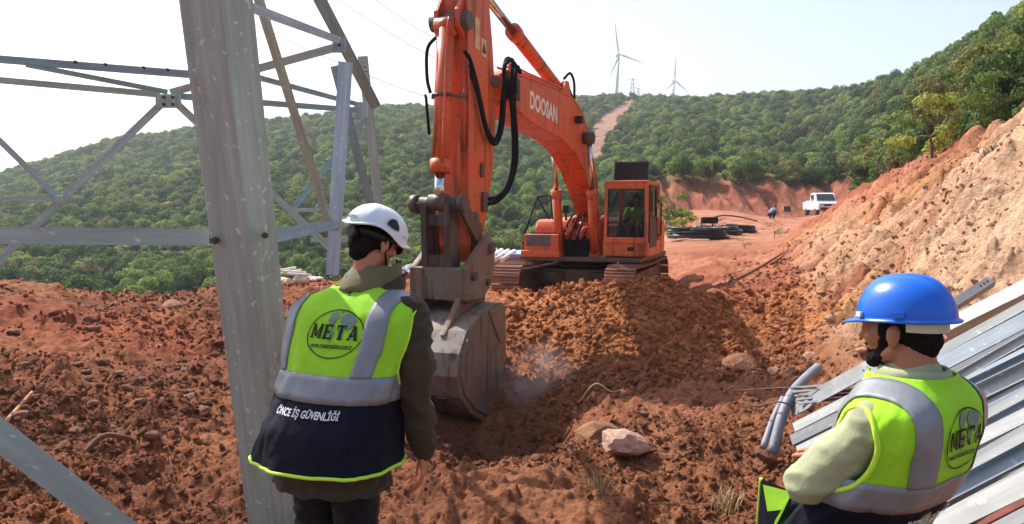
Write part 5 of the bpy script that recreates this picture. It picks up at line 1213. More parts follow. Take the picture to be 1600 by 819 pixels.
    # hair, helmet
    hr = MB(); hr.ell((0, -.018, .035), (.079, .093, .085), HX); hr.ell((0, -.055, -.02), (.066, .052, .055), HX); hr.ell((0, -.05, -.055), (.05, .045, .04), HX)
    for s_ in (-1, 1): hr.ell((s_ * .071, .022, .012), (.010, .016, .03), HX)
    remeshed('hair', hr, .006, 2, M['hair'], root, folds(.004, 60, 3))
    rim = lambda ph: .002 + .030 * np.cos(ph) * 0 + .022 * np.exp(-((np.abs(((ph + math.pi) % (2 * math.pi)) - math.pi) - 2.2) / .55) ** 2) - .018 * np.exp(-((np.abs(((ph + math.pi) % (2 * math.pi)) - math.pi) - 1.25) / .4) ** 2)
    brim = lambda ph: .012 + .028 * np.clip(np.cos(ph), 0, 1) ** 2 + .006 * np.clip(-np.cos(ph), 0, 1) ** 3
    def ridge(ph, e):
        w = np.abs(((ph + math.pi) % (2 * math.pi)) - math.pi); return .022 * np.exp(-((np.minimum(w, math.pi - w) - .62) / .16) ** 2) * np.cos(e) + .012 * np.exp(-(np.minimum(w, math.pi - w) / .2) ** 2)
    hm = empty('helmet'); hm.parent = root; hm.matrix_local = HX @ Matrix.Translation((0, -.002, .040))
    pg = helmet_mesh(.113, .140, .118, rim, brim, ridge); grid_obj('helmet_shell', pg, M['helmw'], hm, True, .005)
    def on_shell(ph, e, off=.002):
        ce = np.cos(e) ** (2 / 2.2); k = 1 + ridge(np.array(ph), np.array(e)) ; return Vector((math.sin(ph) * .118 * ce * k + math.sin(ph) * off, math.cos(ph) * .146 * ce * k + math.cos(ph) * off, .118 * math.sin(e) * k + off * .6))
    def patch(name, poly, mat, off):
        n = 8; cxy = np.mean(poly, 0); mbp = MB(); pts = [cxy] + [np.array(q) for q in poly]; mbp.add([on_shell(q[0], q[1], off) for q in pts], [(0, i, i % len(poly) + 1) for i in range(1, len(poly) + 1)], True); return mbp.build(name, M[mat], hm)
    for s_ in (1, -1):
        patch('vent', [(s_ * a, e) for a, e in ((1.95, .30), (1.9, .48), (1.78, .60), (1.62, .60), (1.52, .40), (1.5, .22), (1.7, .22))], 'blkplastic', .0045)
        patch('side_slot', [(s_ * a, e) for a, e in ((1.3, .16), (1.1, .12), (.95, .09), (.95, .07), (1.1, .095), (1.3, .135))], 'greyink', .0045)
    patch('rear_label', [(3.35, .14), (3.35, .26), (3.14, .28), (2.9, .26), (2.9, .14), (3.14, .13)], 'greyink', .0045)
    th = np.linspace(0, 2 * math.pi, 60, endpoint=False)
    grid_obj('headband', np.stack([np.stack([np.sin(th) * .088, np.cos(th) * .108 - .004, np.full(60, z) - .012 * np.cos(th) * 0 - .01 * (np.cos(th) < 0)], -1) for z in (-.018, .012)]), M['blkplastic'], hm, True, .006)
    MB().cyl((0, -.108, -.030), (0, -.132, -.030), .030, .026, 20).build('ratchet_knob', M['blkplastic'], hm)
    MB().tube([(.086, -.02, -.01), (.088, .0, -.06), (.076, .045, -.125), (.04, .085, -.155), (0, .09, -.16)], .005, 6).tube([(-.086, -.02, -.01), (-.088, .0, -.06), (-.076, .045, -.125), (-.04, .085, -.155), (0, .09, -.16)], .005, 6).build('chin_strap', M['blkplastic'], hm)
    gl = empty('glasses'); gl.parent = root; gl.matrix_local = HX
    for s_ in (-1, 1): MB().tube([(s_ * .084, -.012, .022), (s_ * .081, .05, .022), (s_ * .070, .096, .018)], .0035, 6).build('temple_arm', M['blkplastic'], gl); MB().ell((s_ * .038, .104, .010), (.032, .008, .022)).build('lens', M['blkplastic'], gl)
    return root
person_white()

# ---------------------------------------------------------------- person in the blue helmet, from behind his left shoulder
def person_blue():
    root = empty('person'); c = P(1434, 330, 2.26); root.location = (c.x, c.y, CAMZ - 2.05); root.scale = (1.06,) * 3; fwd = (-.60, .80); root.rotation_euler.z = ray_ang(fwd)
    tag(root, 'worker in blue helmet and neon vest over sage sweater, standing by the steel pile', 'person')
    # local: x right (away from the viewer), y forward
    def cen(z): return (0.0, float(np.interp(z, [.8, 1.0, 1.25, 1.42, 1.5], [.25, .165, .025, -.005, .005])))
    hc = Vector((0, .03, 1.592)); HX = Matrix.Translation(hc) @ Matrix.Rotation(R(4), 4, 'Z') @ Matrix.Rotation(R(-3), 4, 'X')
    b = MB(); head_shapes(b, HX)
    nx, ny = cen(1.45); b.caps([hc + Vector((0, -.028, -.05)), (nx, ny - .005, 1.47), (nx, ny, 1.40)], [.060, .064, .09])
    b.ell((nx, ny, 1.33), (.165, .10, .12)); b.ell((0, cen(1.2)[1], 1.18), (.145, .095, .16)); b.ell((0, cen(.98)[1], .98), (.155, .105, .13))
    sh = [Vector((s_ * .19, ny + .01, 1.355)) for s_ in (-1, 1)]; el = [Vector((-.245, ny + .165, 1.175)), Vector((.26, ny + .2, 1.17))]; wr = [Vector((.03, ny + .21, 1.17)), Vector((.08, ny + .30, 1.15))]
    for k in (0, 1): b.caps([sh[k], el[k], wr[k]], [.055, .042, .028])
    for k, s_ in ((0, -1), (1, 1)): hand_shapes(b, Matrix.Translation(wr[k]) @ Matrix.Rotation(R(-70 * s_), 4, 'Y') @ Matrix.Rotation(R(60), 4, 'X'), s_, .8)
    for s_ in (-1, 1):
        b.caps([(s_ * .09, .16, .92), (s_ * .10, .15, .48), (s_ * .105, .08, .09)], [.085, .058, .040]); b.caps([(s_ * .105, .05, .05), (s_ * .115, .21, .04)], [.042, .035])
    remeshed('body', b, .006, 3, M['skin2'], root)
    t = MB()
    for s_ in (-1, 1): t.caps([(s_ * .085, .16, .93), (s_ * .10, .15, .50), (s_ * .105, .085, .10)], [.115, .085, .072])
    t.ell((0, .15, .95), (.17, .125, .13)); remeshed('trousers', t, .010, 4, M['trouser'], root, folds(.012, 14, 5))
    bt = MB()
    for s_ in (-1, 1): bt.caps([(s_ * .105, .06, .07), (s_ * .115, .15, .06), (s_ * .12, .26, .045)], [.06, .055, .045])
    remeshed('boots', bt, .010, 3, M['blkplastic'], root)
    j = MB(); j.ell((nx, ny, 1.33), (.205, .12, .14)); j.ell((0, cen(1.2)[1], 1.16), (.19, .125, .22)); j.ell((0, cen(.98)[1], .97), (.20, .135, .18)); j.caps([(nx, ny, 1.39), (nx, ny, 1.45)], [.105, .088])
    for k in (0, 1): j.caps([sh[k], (sh[k] + el[k]) / 2 + Vector((0, 0, -.012)), el[k], (el[k] * .45 + wr[k] * .55), wr[k]], [.074, .070, .064, .052, .042])
    remeshed('sweater', j, .0085, 4, M['sweater'], root, folds(.012, 9, 41))
    th = np.linspace(0, 2 * math.pi, 48, endpoint=False); grid_obj('sweater_neck', np.stack([np.stack([nx + r_ * np.sin(th), ny - .004 - r_ * np.cos(th) * 1.0, z - .02 * np.cos(th) * 0 + 0 * th], -1) for r_, z in ((.098, 1.462), (.088, 1.49), (.082, 1.50))]), M['sweater'], root, True, .008)
    rows_g = [(.80, .255, .185, 0, cen(.8)[1]), (.95, .25, .178, 0, cen(.95)[1] - .005), (1.10, .242, .168, 0, cen(1.1)[1] - .008), (1.22, .24, .16, 0, cen(1.22)[1] - .01), (1.33, .256, .150, 0, cen(1.33)[1] - .012), (1.385, .254, .140, 0, cen(1.38)[1] - .01), (1.42, .232, .128, 0, cen(1.42)[1] - .008), (1.45, .18, .112, 0, cen(1.44)[1] - .004), (1.475, .125, .102, 0, cen(1.46)[1]), (1.488, .108, .100, 0, cen(1.47)[1])]
    g = Garment(rows_g, 2.5, .019, 61)
    vest(g, root, .84, 1.135, 1.22, 1.485, 1.295, .118, .072, .03, logo=(-.01, 1.33, .215, .165), motto=(.0, 1.09, .26, .042), tape_x=.165, tape_w=.075, front=lambda z: .26 + .25 * max(0, 1.15 - z))
    # open front flap swinging out
    def flap(name, pts, mat, off):
        p = np.array(pts, float); me = MB(); me.add([tuple(q) for q in p], [tuple(range(len(p)))]); o = me.build(name, M[mat], root); m_ = o.modifiers.new('t', 'SOLIDIFY'); m_.thickness = .006; return o
    y0 = cen(1.0)[1]
    fl = empty('vest_flap'); fl.parent = root
    a = np.array([(-.215, y0 + .06, 1.12), (-.17, y0 + .20, 1.11), (-.15, y0 + .215, 1.08), (-.12, y0 + .25, .80), (-.20, y0 + .12, .80)]); MB().add([tuple(q) for q in a], [(0, 1, 2, 3, 4)]).build('navy_flap', M['navy'], fl)
    MB().add([tuple(a[0] + (-.004, 0, 0)), tuple(a[1] + np.array((-.012, -.015, -.012))), tuple(a[1] + np.array((-.012, -.05, -.16))), tuple(a[0] + np.array((-.012, .05, -.10)))], [(0, 1, 2, 3)]).build('neon_flap', M['neon'], fl)
    MB().tube([a[1], a[2], a[3]], .006, 6).build('piping', M['neontrim'], fl)
    # hair and beard
    hr = MB(); hr.ell((0, -.016, .035), (.078, .094, .086), HX); hr.ell((0, -.05, -.015), (.066, .054, .05), HX); hr.ell((0, -.045, -.048), (.052, .048, .03), HX)
    for s_ in (-1, 1): hr.ell((s_ * .071, .024, .012), (.010, .014, .034), HX)
    remeshed('hair', hr, .006, 2, M['hair'], root, folds(.004, 60, 3))
    bd = MB(); bd.ell((0, .054, -.064), (.0485, .047, .042), HX); bd.ell((0, .083, -.087), (.024, .020, .021), HX); bd.ell((0, .097, -.038), (.024, .010, .005), HX)
    for s_ in (-1, 1): bd.ell((s_ * .0575, .030, -.036), (.012, .016, .034), HX); bd.ell((s_ * .047, .034, -.058), (.0245, .045, .023), HX, T=Matrix.Rotation(R(-25), 3, 'X'))
    remeshed('beard', bd, .005, 2, M['hair'], root, folds(.002, 90, 8))
    hm = empty('helmet'); hm.parent = root; hm.matrix_local = HX @ Matrix.Translation((0, -.010, .046)) @ Matrix.Rotation(R(-2), 4, 'X') @ Matrix.Scale(.95, 4)
    wrap_ = lambda ph: np.abs(((ph + math.pi) % (2 * math.pi)) - math.pi)
    rim = lambda ph: .0 + 0 * ph - .006 * np.clip(-np.cos(ph), 0, 1)
    brim = lambda ph: .009 + .034 * np.exp(-(wrap_(ph) / .62) ** 4) + .006 * np.exp(-((wrap_(ph) - math.pi) / .8) ** 2)
    def ridge(ph, e):
        w = wrap_(ph); m_ = np.minimum(w, math.pi - w); lat = np.cos(e) * np.sin(w); return .030 * np.exp(-(lat / .13) ** 4) * np.clip(np.sin(e) * 2 - .6, 0, 1) - .008 * np.exp(-((lat - .24) / .07) ** 2) * np.clip(np.sin(e) * 1.5 - .4, 0, 1)
    pg = helmet_mesh(.112, .136, .122, rim, brim, ridge, 120, 34, 2.5); grid_obj('helmet_shell', pg, M['helmb'], hm, True, .005)
    def on_shell(ph, e, off):
        ce = math.cos(e) ** .8; return Vector((math.sin(ph) * (.112 * ce + off), math.cos(ph) * (.136 * ce + off), .122 * math.sin(e)))
    for ph, mt, w, h in ((-.80, 'headband', .10, .012), (-1.75, 'helmb', .12, .014), (.80, 'headband', .10, .012), (1.75, 'helmb', .12, .014)):
        p = [on_shell(ph + q * w, e, .004) for e in (.05, .05 + h * 9) for q in (-1, 0, 1)]; p2 = [on_shell(ph + q * w, e, .012) for e in (.05, .05 + h * 9) for q in (-1, 0, 1)]
        MB().add(p + p2, [(6, 7, 10, 9), (7, 8, 11, 10), (0, 1, 7, 6), (1, 2, 8, 7), (3, 4, 10, 9), (4, 5, 11, 10), (0, 3, 9, 6), (2, 5, 11, 8)]).build('slot_lug', M[mt], hm)
    th = np.linspace(1.9, 4.4, 50); grid_obj('headband', np.stack([np.stack([np.sin(th) * .094, np.cos(th) * .112, z + .012 * np.cos(th)], -1) for z in (-.034, -.030, -.006, .012)]), M['headband'], hm, False, .005)
    return root
person_blue()

# ---------------------------------------------------------------- operator in the cab, crouching person by the pickup
def person_operator():
    root = empty('person'); o = ex.matrix_basis if False else Matrix.Translation(ex.location) @ Matrix.Rotation(ex.rotation_euler.z, 4, 'Z')
    p = o @ Vector((-.02, ym + .02, CZ0 + .62)); root.location = p; root.rotation_euler.z = ex.rotation_euler.z - math.pi / 2
    tag(root, 'excavator operator in neon vest seated behind the cab windscreen', 'person')
    hc = Vector((0, .02, .66)); HX = Matrix.Translation(hc); b = MB(); head_shapes(b, HX); b.caps([hc + Vector((0, -.02, -.05)), (0, 0, .5), (0, 0, .42)], [.055, .06, .09]); b.ell((0, 0, .36), (.18, .11, .14)); b.ell((0, 0, .15), (.16, .12, .2))
    for s_ in (-1, 1): b.caps([(s_ * .2, 0, .42), (s_ * .27, .12, .2), (s_ * .22, .36, .2)], [.06, .05, .035]); b.caps([(s_ * .1, .05, .05), (s_ * .13, .42, .08), (s_ * .13, .48, -.32)], [.09, .065, .05]); hand_shapes(b, Matrix.Translation((s_ * .22, .36, .2)) @ Matrix.Rotation(R(90), 4, 'X'), s_, .8)
    remeshed('body', b, .012, 3, M['skin2'], root)
    v = MB(); v.ell((0, 0, .36), (.21, .135, .15)); v.ell((0, 0, .15), (.19, .145, .2))
    for s_ in (-1, 1): v.caps([(s_ * .2, 0, .42), (s_ * .25, .08, .28)], [.085, .075])
    remeshed('vest', v, .014, 3, M['neon'], root)
    h = MB(); h.ell((0, -.015, .045), (.085, .10, .09), HX); h.ell((0, -.045, -.01), (.07, .06, .05), HX); remeshed('hair', h, .01, 2, M['hair'], root)
person_operator()
M['bluecloth'] = cloth_material('light_blue_shirt', srgb(120, 150, 190)); M['bluedark'] = cloth_material('dark_blue_trousers', srgb(34, 38, 58))
def person_crouching():
    c = P(1204, 344, 55); root = empty('person', (c.x, c.y, gzs(c.x, c.y)), R(-65)); tag(root, 'crouching person in light blue shirt working by the track near the pickup', 'person')
    hc = Vector((0, .42, .86)); HX = Matrix.Translation(hc) @ Matrix.Rotation(R(-35), 4, 'X'); b = MB(); head_shapes(b, HX)
    b.caps([hc + Vector((0, -.03, -.04)), (0, .30, .74), (0, .25, .68)], [.055, .06, .09]); b.ell((0, .2, .62), (.18, .13, .13)); b.ell((0, .02, .45), (.16, .16, .16)); b.ell((0, -.1, .32), (.17, .15, .14))
    for s_ in (-1, 1): b.caps([(s_ * .2, .25, .66), (s_ * .26, .42, .45), (s_ * .14, .58, .34)], [.06, .05, .035]); b.caps([(s_ * .12, -.08, .3), (s_ * .17, .3, .45), (s_ * .16, .08, .08)], [.09, .07, .05]); b.caps([(s_ * .16, .06, .05), (s_ * .18, .22, .04)], [.045, .035]); hand_shapes(b, Matrix.Translation((s_ * .14, .58, .34)) @ Matrix.Rotation(R(40), 4, 'X'), s_, .7)
    remeshed('body', b, .012, 3, M['skin'], root)
    v = MB(); v.ell((0, .2, .62), (.21, .155, .15)); v.ell((0, .04, .47), (.19, .175, .18))
    for s_ in (-1, 1): v.caps([(s_ * .2, .25, .66), (s_ * .25, .38, .5)], [.085, .07])
    remeshed('shirt', v, .015, 3, M['bluecloth'], root)
    t = MB(); t.ell((0, -.1, .32), (.19, .17, .15))
    for s_ in (-1, 1): t.caps([(s_ * .12, -.08, .3), (s_ * .17, .3, .45), (s_ * .16, .08, .10)], [.11, .085, .065])
    remeshed('trousers', t, .015, 3, M['bluedark'], root)
    h = MB(); h.ell((0, -.015, .045), (.085, .10, .09), HX); h.ell((0, -.045, -.01), (.07, .06, .05), HX); remeshed('hair', h, .01, 2, M['bluedark'], root)
person_crouching()
# ================================================================ steel pile, pipes, sheets, sacks
M['galvpile'] = galv('bright_galvanised_profile', srgb(166, 168, 168), .6, .08, srgb(150, 130, 110), .12)
M['galvpile2'] = galv('blue_grey_galvanised_profile', srgb(138, 150, 162), .55, .12, srgb(140, 125, 110), .1)
M['galvpile3'] = galv('dull_galvanised_profile', srgb(118, 120, 124), .6, .1, srgb(130, 110, 96), .2)
M['rust'] = simple('rusty_edge', srgb(120, 66, 58), .8, var=.3, scale=10)
def profile_bar(name, p0, p1, w, kind, mat, label, group, up=(-.15, -.55, .83), th=None, holes=True):
    p0 = Vector(p0); p1 = Vector(p1); ax = (p1 - p0).normalized(); upv = Vector(up); upv = (upv - ax * upv.dot(ax)).normalized(); sd = ax.cross(upv); L = (p1 - p0).length; th = th or max(.006, w * .06)
    if kind == 'L': prof = [(-w / 2, 0), (w / 2, 0), (w / 2, -w * .8), (w / 2 - th, -w * .8), (w / 2 - th, -th), (-w / 2, -th)]
    elif kind == 'Li': prof = [(-w / 2, 0), (w / 2, 0), (w / 2, -th), (-w / 2 + th, -th), (-w / 2 + th, -w * .8), (-w / 2, -w * .8)]
    elif kind == 'C': prof = [(-w / 2, .4 * w), (-w / 2 + th, .4 * w), (-w / 2 + th, th), (w / 2 - th, th), (w / 2 - th, .4 * w), (w / 2, .4 * w), (w / 2, 0), (-w / 2, 0)]
    else: prof = [(-w / 2, .0), (-w / 2, th * 1.4), (w / 2, th * 1.4), (w / 2, 0)]
    n = len(prof); v = [(a, b, z) for z in (-L / 2, L / 2) for a, b in prof]; f = [list(range(n)), [n + i for i in range(n)][::-1]] + [[i, n + i, n + (i + 1) % n, (i + 1) % n] for i in range(n)]
    me = bpy.data.meshes.new(name); me.from_pydata(v, [], f); bm = bmesh.new(); bm.from_mesh(me); bmesh.ops.recalc_face_normals(bm, faces=bm.faces[:]); bmesh.ops.bevel(bm, geom=[e for e in bm.edges if e.calc_length() > .5], offset=th * .25, segments=1, affect='EDGES'); bm.to_mesh(me); bm.free()
    o = link_mesh(name, me, M[mat]); o.matrix_world = Matrix.Translation((p0 + p1) / 2) @ Matrix((sd, upv, ax)).transposed().to_4x4()
    tag(o, label, 'steel bar', group)
    if holes:
        h = MB()
        for k in range(3): z = L * (.5 - .06 - .05 * k); h.cyl((0, th * .2, z), (0, th * .2 + .0025 + (th * 1.4 if kind == 'F' else (th if kind == 'C' else 0)), z), .010, seg=10)
        hh = h.build('bolt_hole', M['blkplastic'], o)
    return o
rsP = random.Random(12); GP = 'galvanised steel profiles piled on the bank'
kinds = ['L', 'C', 'F', 'Li', 'L', 'F', 'C']; mats = ['galvpile', 'galvpile2', 'galvpile', 'galvpile3', 'galvpile2', 'galvpile']
# (left end px,py,d) -> (right end px,py,d), width m; far to near
PILE = []
N = 42
for i in range(N):
    t = i / (N - 1)
    yr = 452 + 410 * t + rsP.uniform(-8, 8); dr = 5.0 - 2.3 * t
    slope = .50 + rsP.uniform(-.05, .05) + .03 * (1 - t)
    xl = 1238 + rsP.uniform(-4, 46) + 180 * max(0, t - .35); xr_ = 1690
    yl = yr + (1650 - xl) * slope; dl = dr + .9 - .5 * t
    PILE.append(((xl, yl, dl), (xr_, yr - (xr_ - 1650) * slope, dr), rsP.uniform(15, 27) * (dr + .4) / F))
for i, (a, b, w) in enumerate(PILE):
    k = kinds[rsP.randrange(len(kinds))]
    if i % 3 == 1: a = (a[0] + 20, a[1] + 16, a[2] + .06); b = (b[0], b[1] + 16, b[2] + .06); w *= 1.1
    profile_bar('steel_profile', P(*a), P(*b), w, k, mats[rsP.randrange(len(mats))], 'long galvanised steel profile in the pile behind the blue helmet worker', GP, up=(-.2 + rsP.uniform(-.12, .12), -.62, .75 + rsP.uniform(-.15, .15)))
profile_bar('steel_channel', P(1470, 512, 5.9), P(1700, 398, 5.4), .13, 'L', 'galvpile', 'topmost broad angle bar of the pile, just right of the blue helmet', None)
profile_bar('steel_angle', P(1440, 505, 6.6), P(1549, 436, 6.9), .085, 'L', 'galvpile3', 'single short angle bar lying on the rubble above the pile', None)
profile_bar('steel_angle', P(1236, 640, 5.9), P(1372, 566, 5.5), .15, 'Li', 'galvpile3', 'dark angle bar under the blue helmet worker, nearest the grey pipes', None)
profile_bar('steel_plate', P(1430, 842, 2.72), P(1690, 715, 2.42), .085, 'F', 'galvpile', 'pale bar at the lower right corner with a rusty lower edge', None)
profile_bar('rusty_bar', P(1490, 842, 2.62), P(1700, 735, 2.36), .022, 'F', 'rust', 'thin rusty red strip along the lower right bar', None, holes=False)
for k, (xa, ya, xb, yb, d_, w_, m_) in enumerate(((1240, 668, 1440, 566, 5.45, .075, 'galvpile'), (1236, 688, 1440, 588, 5.25, .08, 'galvpile3'), (1246, 706, 1450, 606, 5.05, .085, 'galvpile'), (1262, 722, 1450, 630, 4.85, .075, 'galvpile2'))):
    profile_bar('steel_angle', P(xa, ya, d_), P(xb, yb, d_ - .45), w_, 'L', m_, ['first', 'second', 'third', 'lowest'][k] + ' from the top of the four bar ends between grey pipes and sleeve', 'bar ends left of the blue helmet worker', up=(-.2, -.62, .75))
# short thin bars next to the grey pipes
for k in range(5):
    profile_bar('thin_rod', P(1236 + k * 3, 607 + k * 6, 6.0 - k * .05), P(1330 + k * 4, 600 + k * 5, 5.8 - k * .05), .022, 'F', 'galvpile3', 'thin steel strip lying between the grey pipes and the worker', 'thin steel strips beside the grey pipes', holes=False)
M['pipe'] = galv('pale_grey_pipe', srgb(134, 136, 146), .6, .1, srgb(160, 130, 110), .2, False)
def pipe_obj(pts, r, label):
    p = spline([P(*q) for q in pts], 6); o = MB().tube(p, r, 16).build('grey_pipe', M['pipe']); tag(o, label, 'pipe')
pipe_obj([(1207, 708, 5.7), (1222, 650, 5.85), (1236, 618, 6.0), (1252, 598, 6.2), (1278, 574, 6.5)], .040, 'thick bent pale grey pipe lying beside the pile')
pipe_obj([(1192, 700, 5.75), (1208, 655, 5.95), (1224, 622, 6.1)], .024, 'thinner grey pipe lying against the left of the bent pipe')
wr_ = MB().tube(spline([P(1160, 628, 6.2), P(1185, 634, 6.0), P(1215, 628, 5.85), P(1240, 634, 5.85)], 6), .006, 6).tube(spline([P(1150, 610, 6.4), P(1230, 606, 5.95), P(1320, 610, 5.7)], 6), .004, 6).build('binding_wire', M['steeldark']); tag(wr_, 'thin dark binding wire strung across the grey pipes', 'wire')
# stack of blue-white sheets behind the bucket
M['sheet'] = simple('pale_blue_sheet', srgb(150, 172, 196), .45, .1, var=.1); M['foam'] = simple('white_foam', srgb(226, 226, 222), .7, var=.05)
c = P(824, 408, 23.5); gx = gzs(c.x, c.y)
for k in range(8):
    o = MB().box((0, 0, 0), (3.0, 2.2, .05), bev=.008).build('roof_sheet', M['sheet']); o.location = (c.x + random.gauss(0, .05), c.y + random.gauss(0, .06), gx + .1 + k * .056); o.rotation_euler.z = R(12 + random.gauss(0, 2)); tag(o, 'pale blue flat sheet in the stack between bucket and excavator', 'sheet', 'pale blue sheets stacked by the excavator')
for k in range(4):
    o = MB().tube([(0, -.45, 0), (0, .45, 0)], .065, 14).build('white_roll', M['foam']); q = P(764 + k * 10, 397 + k * 2, 22.3); o.location = (q.x, q.y, q.z + .02 * k); o.rotation_euler = (R(14), 0, R(-25)); tag(o, 'white roll in the row lying at the left of the blue sheets', 'roll', 'white rolls beside the blue sheets')
# sacks, tarpaulin, white pipes on the plateau edge behind the white helmet
def crumpled(name, px, py, d, r, col, label, cat, seed, sx=1, flat=.6):
    mb = MB(); rs = random.Random(seed)
    for k in range(7): mb.ell((rs.uniform(-1, 1) * sx, rs.uniform(-.6, .6), rs.uniform(0, .5)), (rs.uniform(.35, .6), rs.uniform(.35, .6), rs.uniform(.3, .5) * flat))
    o = remeshed(name, mb, .05, 2, col, None, lambda co: .13 * (noise3(co[:, 0] * 4, co[:, 1] * 4, co[:, 2] * 5, seed) - .5) + .08 * (noise3(co[:, 0] * 9, co[:, 1] * 9, co[:, 2] * 9, seed) - .5))
    x = (px - CX) / F * d; o.location = (x, d, gzs(x, d) + .1); o.scale = (r, r, r); tag(o, label, cat)
M['sack'] = cloth_material('pale_sack', srgb(206, 186, 172), 200, .9); M['tarp'] = cloth_material('grey_tarpaulin', srgb(136, 142, 152), 200, .7)
crumpled('sack', 482, 428, 16.5, .36, M['sack'], 'crumpled pinkish white sack behind the shoulder of the white helmet worker', 'sack', 3, .8)
crumpled('sack', 443, 433, 16.2, .27, M['sack'], 'smaller white sack next to the steel leg', 'sack', 6, .8)
crumpled('tarpaulin', 640, 412, 16.5, .42, M['tarp'], 'crumpled grey tarpaulin between the white helmet and the bucket', 'tarpaulin', 9, 1.3)
for k in range(4):
    a = P(428 + k * 7, 424 + (k % 2) * 4, 16); b = P(462 + k * 8, 418 + k * 4, 16.4); o = MB().tube([a, b], .025, 8).build('white_stake', M['foam']); tag(o, 'thin white stake lying by the sacks at the plateau edge', 'stake', 'white stakes by the sacks')

# ================================================================ hose coils
M['hose'] = simple('black_hose', srgb(36, 38, 46), .35, var=.3, scale=6)
def coil(px, py, d, r, turns, label, seed, h=.25):
    x = (px - CX) / F * d; z0 = gzs(x, d); rs = random.Random(seed); root = empty('hose_coil', (x, d, z0)); tag(root, label, 'hose coil')
    for t in range(turns):
        rr = r * (1 - .035 * (t % 6)) + rs.gauss(0, .015); zz = .05 + .12 * (t // 4) + rs.uniform(0, .06); n = 48; ph = rs.uniform(0, 6.28); cx, cy = rs.gauss(0, .05), rs.gauss(0, .05)
        p = [(cx + rr * math.cos(a + ph), cy + rr * math.sin(a + ph) * .95, zz + .035 * math.sin(2 * a + ph) + .05 * (a / 6.28)) for a in np.linspace(0, 2 * math.pi, n)]
        MB().tube(p, .042, 6).build('hose_turn', M['hose'], root)
coil(1088, 362, 33, 1.25, 15, 'largest black hose coil lying nearest on the red track', 1)
coil(1122, 356, 36, 1.05, 12, 'middle black hose coil overlapping the largest one', 2)
coil(1150, 350, 39, .95, 10, 'farthest black hose coil on the red track', 3)
q = P(1105, 352, 35); zq = gzs(q.x, q.y)
o = MB().tube(spline([(-.9, 0, .55), (-.3, .1, .75), (.5, .1, .72), (1.4, 0, .5)], 6), .03, 6).build('loose_hose', M['hose']); o.location = (q.x + .9, q.y, zq + .2); tag(o, 'loose loop of black hose arching above the coils', 'hose')
rk = empty('reel_stand', (q.x, q.y, zq)); tag(rk, 'dark stand with a drum rising among the hose coils', 'stand')
for s_ in (-1, 1): MB().cyl((s_ * .3, 0, 0), (s_ * .22, 0, .8), .03, seg=8).build('post', M['blk'], rk)
MB().box((.1, 0, .75), (.75, .45, .3), bev=.1).build('drum', M['blk'], rk)

# ================================================================ pickup and chair
M['carwhite'] = simple('white_car_paint', srgb(214, 216, 220), .3, var=.04, spec=.5); M['carglass'] = simple('dark_car_glass', srgb(52, 58, 64), .08, var=.1); M['tyre'] = simple('tyre_rubber', srgb(34, 32, 32), .9); M['lampglass'] = simple('lamp_glass', srgb(180, 186, 192), .1)
def pickup():
    c = P(1284, 338, 62); root = empty('pickup_truck', (c.x, c.y, gzs(c.x, c.y) + .03), R(-98)); tag(root, 'white pickup truck parked at the end of the red track', 'pickup')
    # x forward, y left
    body = MB().prism([(-2.6, .5), (-2.6, 1.05), (-.6, 1.08), (1.0, 1.08), (2.2, 1.0), (2.5, .92), (2.6, .7), (2.58, .42), (2.1, .4), (-2.3, .42)], -.92, .92, .07).build('body', M['carwhite'], root)
    MB().prism([(-.75, 1.06), (-.45, 1.72), (.15, 1.78), (.55, 1.72), (1.25, 1.07)], -.80, .80, .07).build('cabin', M['carwhite'], root)
    MB().add([(1.19, -.68, 1.14), (1.19, .68, 1.14), (.66, .62, 1.66), (.66, -.62, 1.66)], [(0, 1, 2, 3)], M=Matrix.Translation((.025, 0, .02))).build('windscreen', M['carglass'], root)
    for s_ in (-1, 1):
        MB().box((.2, s_ * .81, 1.4), (.9, .02, .42), bev=.005).build('side_window', M['carglass'], root); MB().box((-.95, s_ * .88, 1.1), (1.5, .06, .1), bev=.02).build('bed_rail', M['carwhite'], root)
        MB().box((2.42, s_ * .70, .84), (.3, .36, .16), (0, 0, s_ * -.2), .04).build('headlight', M['lampglass'], root); MB().box((.95, s_ * 1.02, 1.15), (.12, .2, .16), bev=.04).build('mirror', M['carwhite'], root); MB().cyl((2.6, s_ * .7, .52), (2.62, s_ * .7, .52), .07).build('fog_light', M['lampglass'], root)
        for x in (1.6, -1.6):
            w = MB().tube([(x, s_ * .78 - .13, .36), (x, s_ * .78 + .13, .36)], .38, 24).build('wheel', M['tyre'], root); MB().cyl((x, s_ * .90, .36), (x, s_ * .925, .36), .23, seg=20).build('rim', M['chrome'], w)
    MB().box((2.57, 0, .78), (.08, 1.0, .16), bev=.02).build('grille', M['blkpanel'], root); MB().box((2.58, 0, .5), (.12, 1.5, .2), bev=.03).build('bumper_intake', M['blkpanel'], root); MB().box((2.64, 0, .62), (.02, .5, .11)).build('number_plate', M['white'], root)
pickup()
M['greencloth'] = cloth_material('green_canvas', srgb(52, 84, 56))
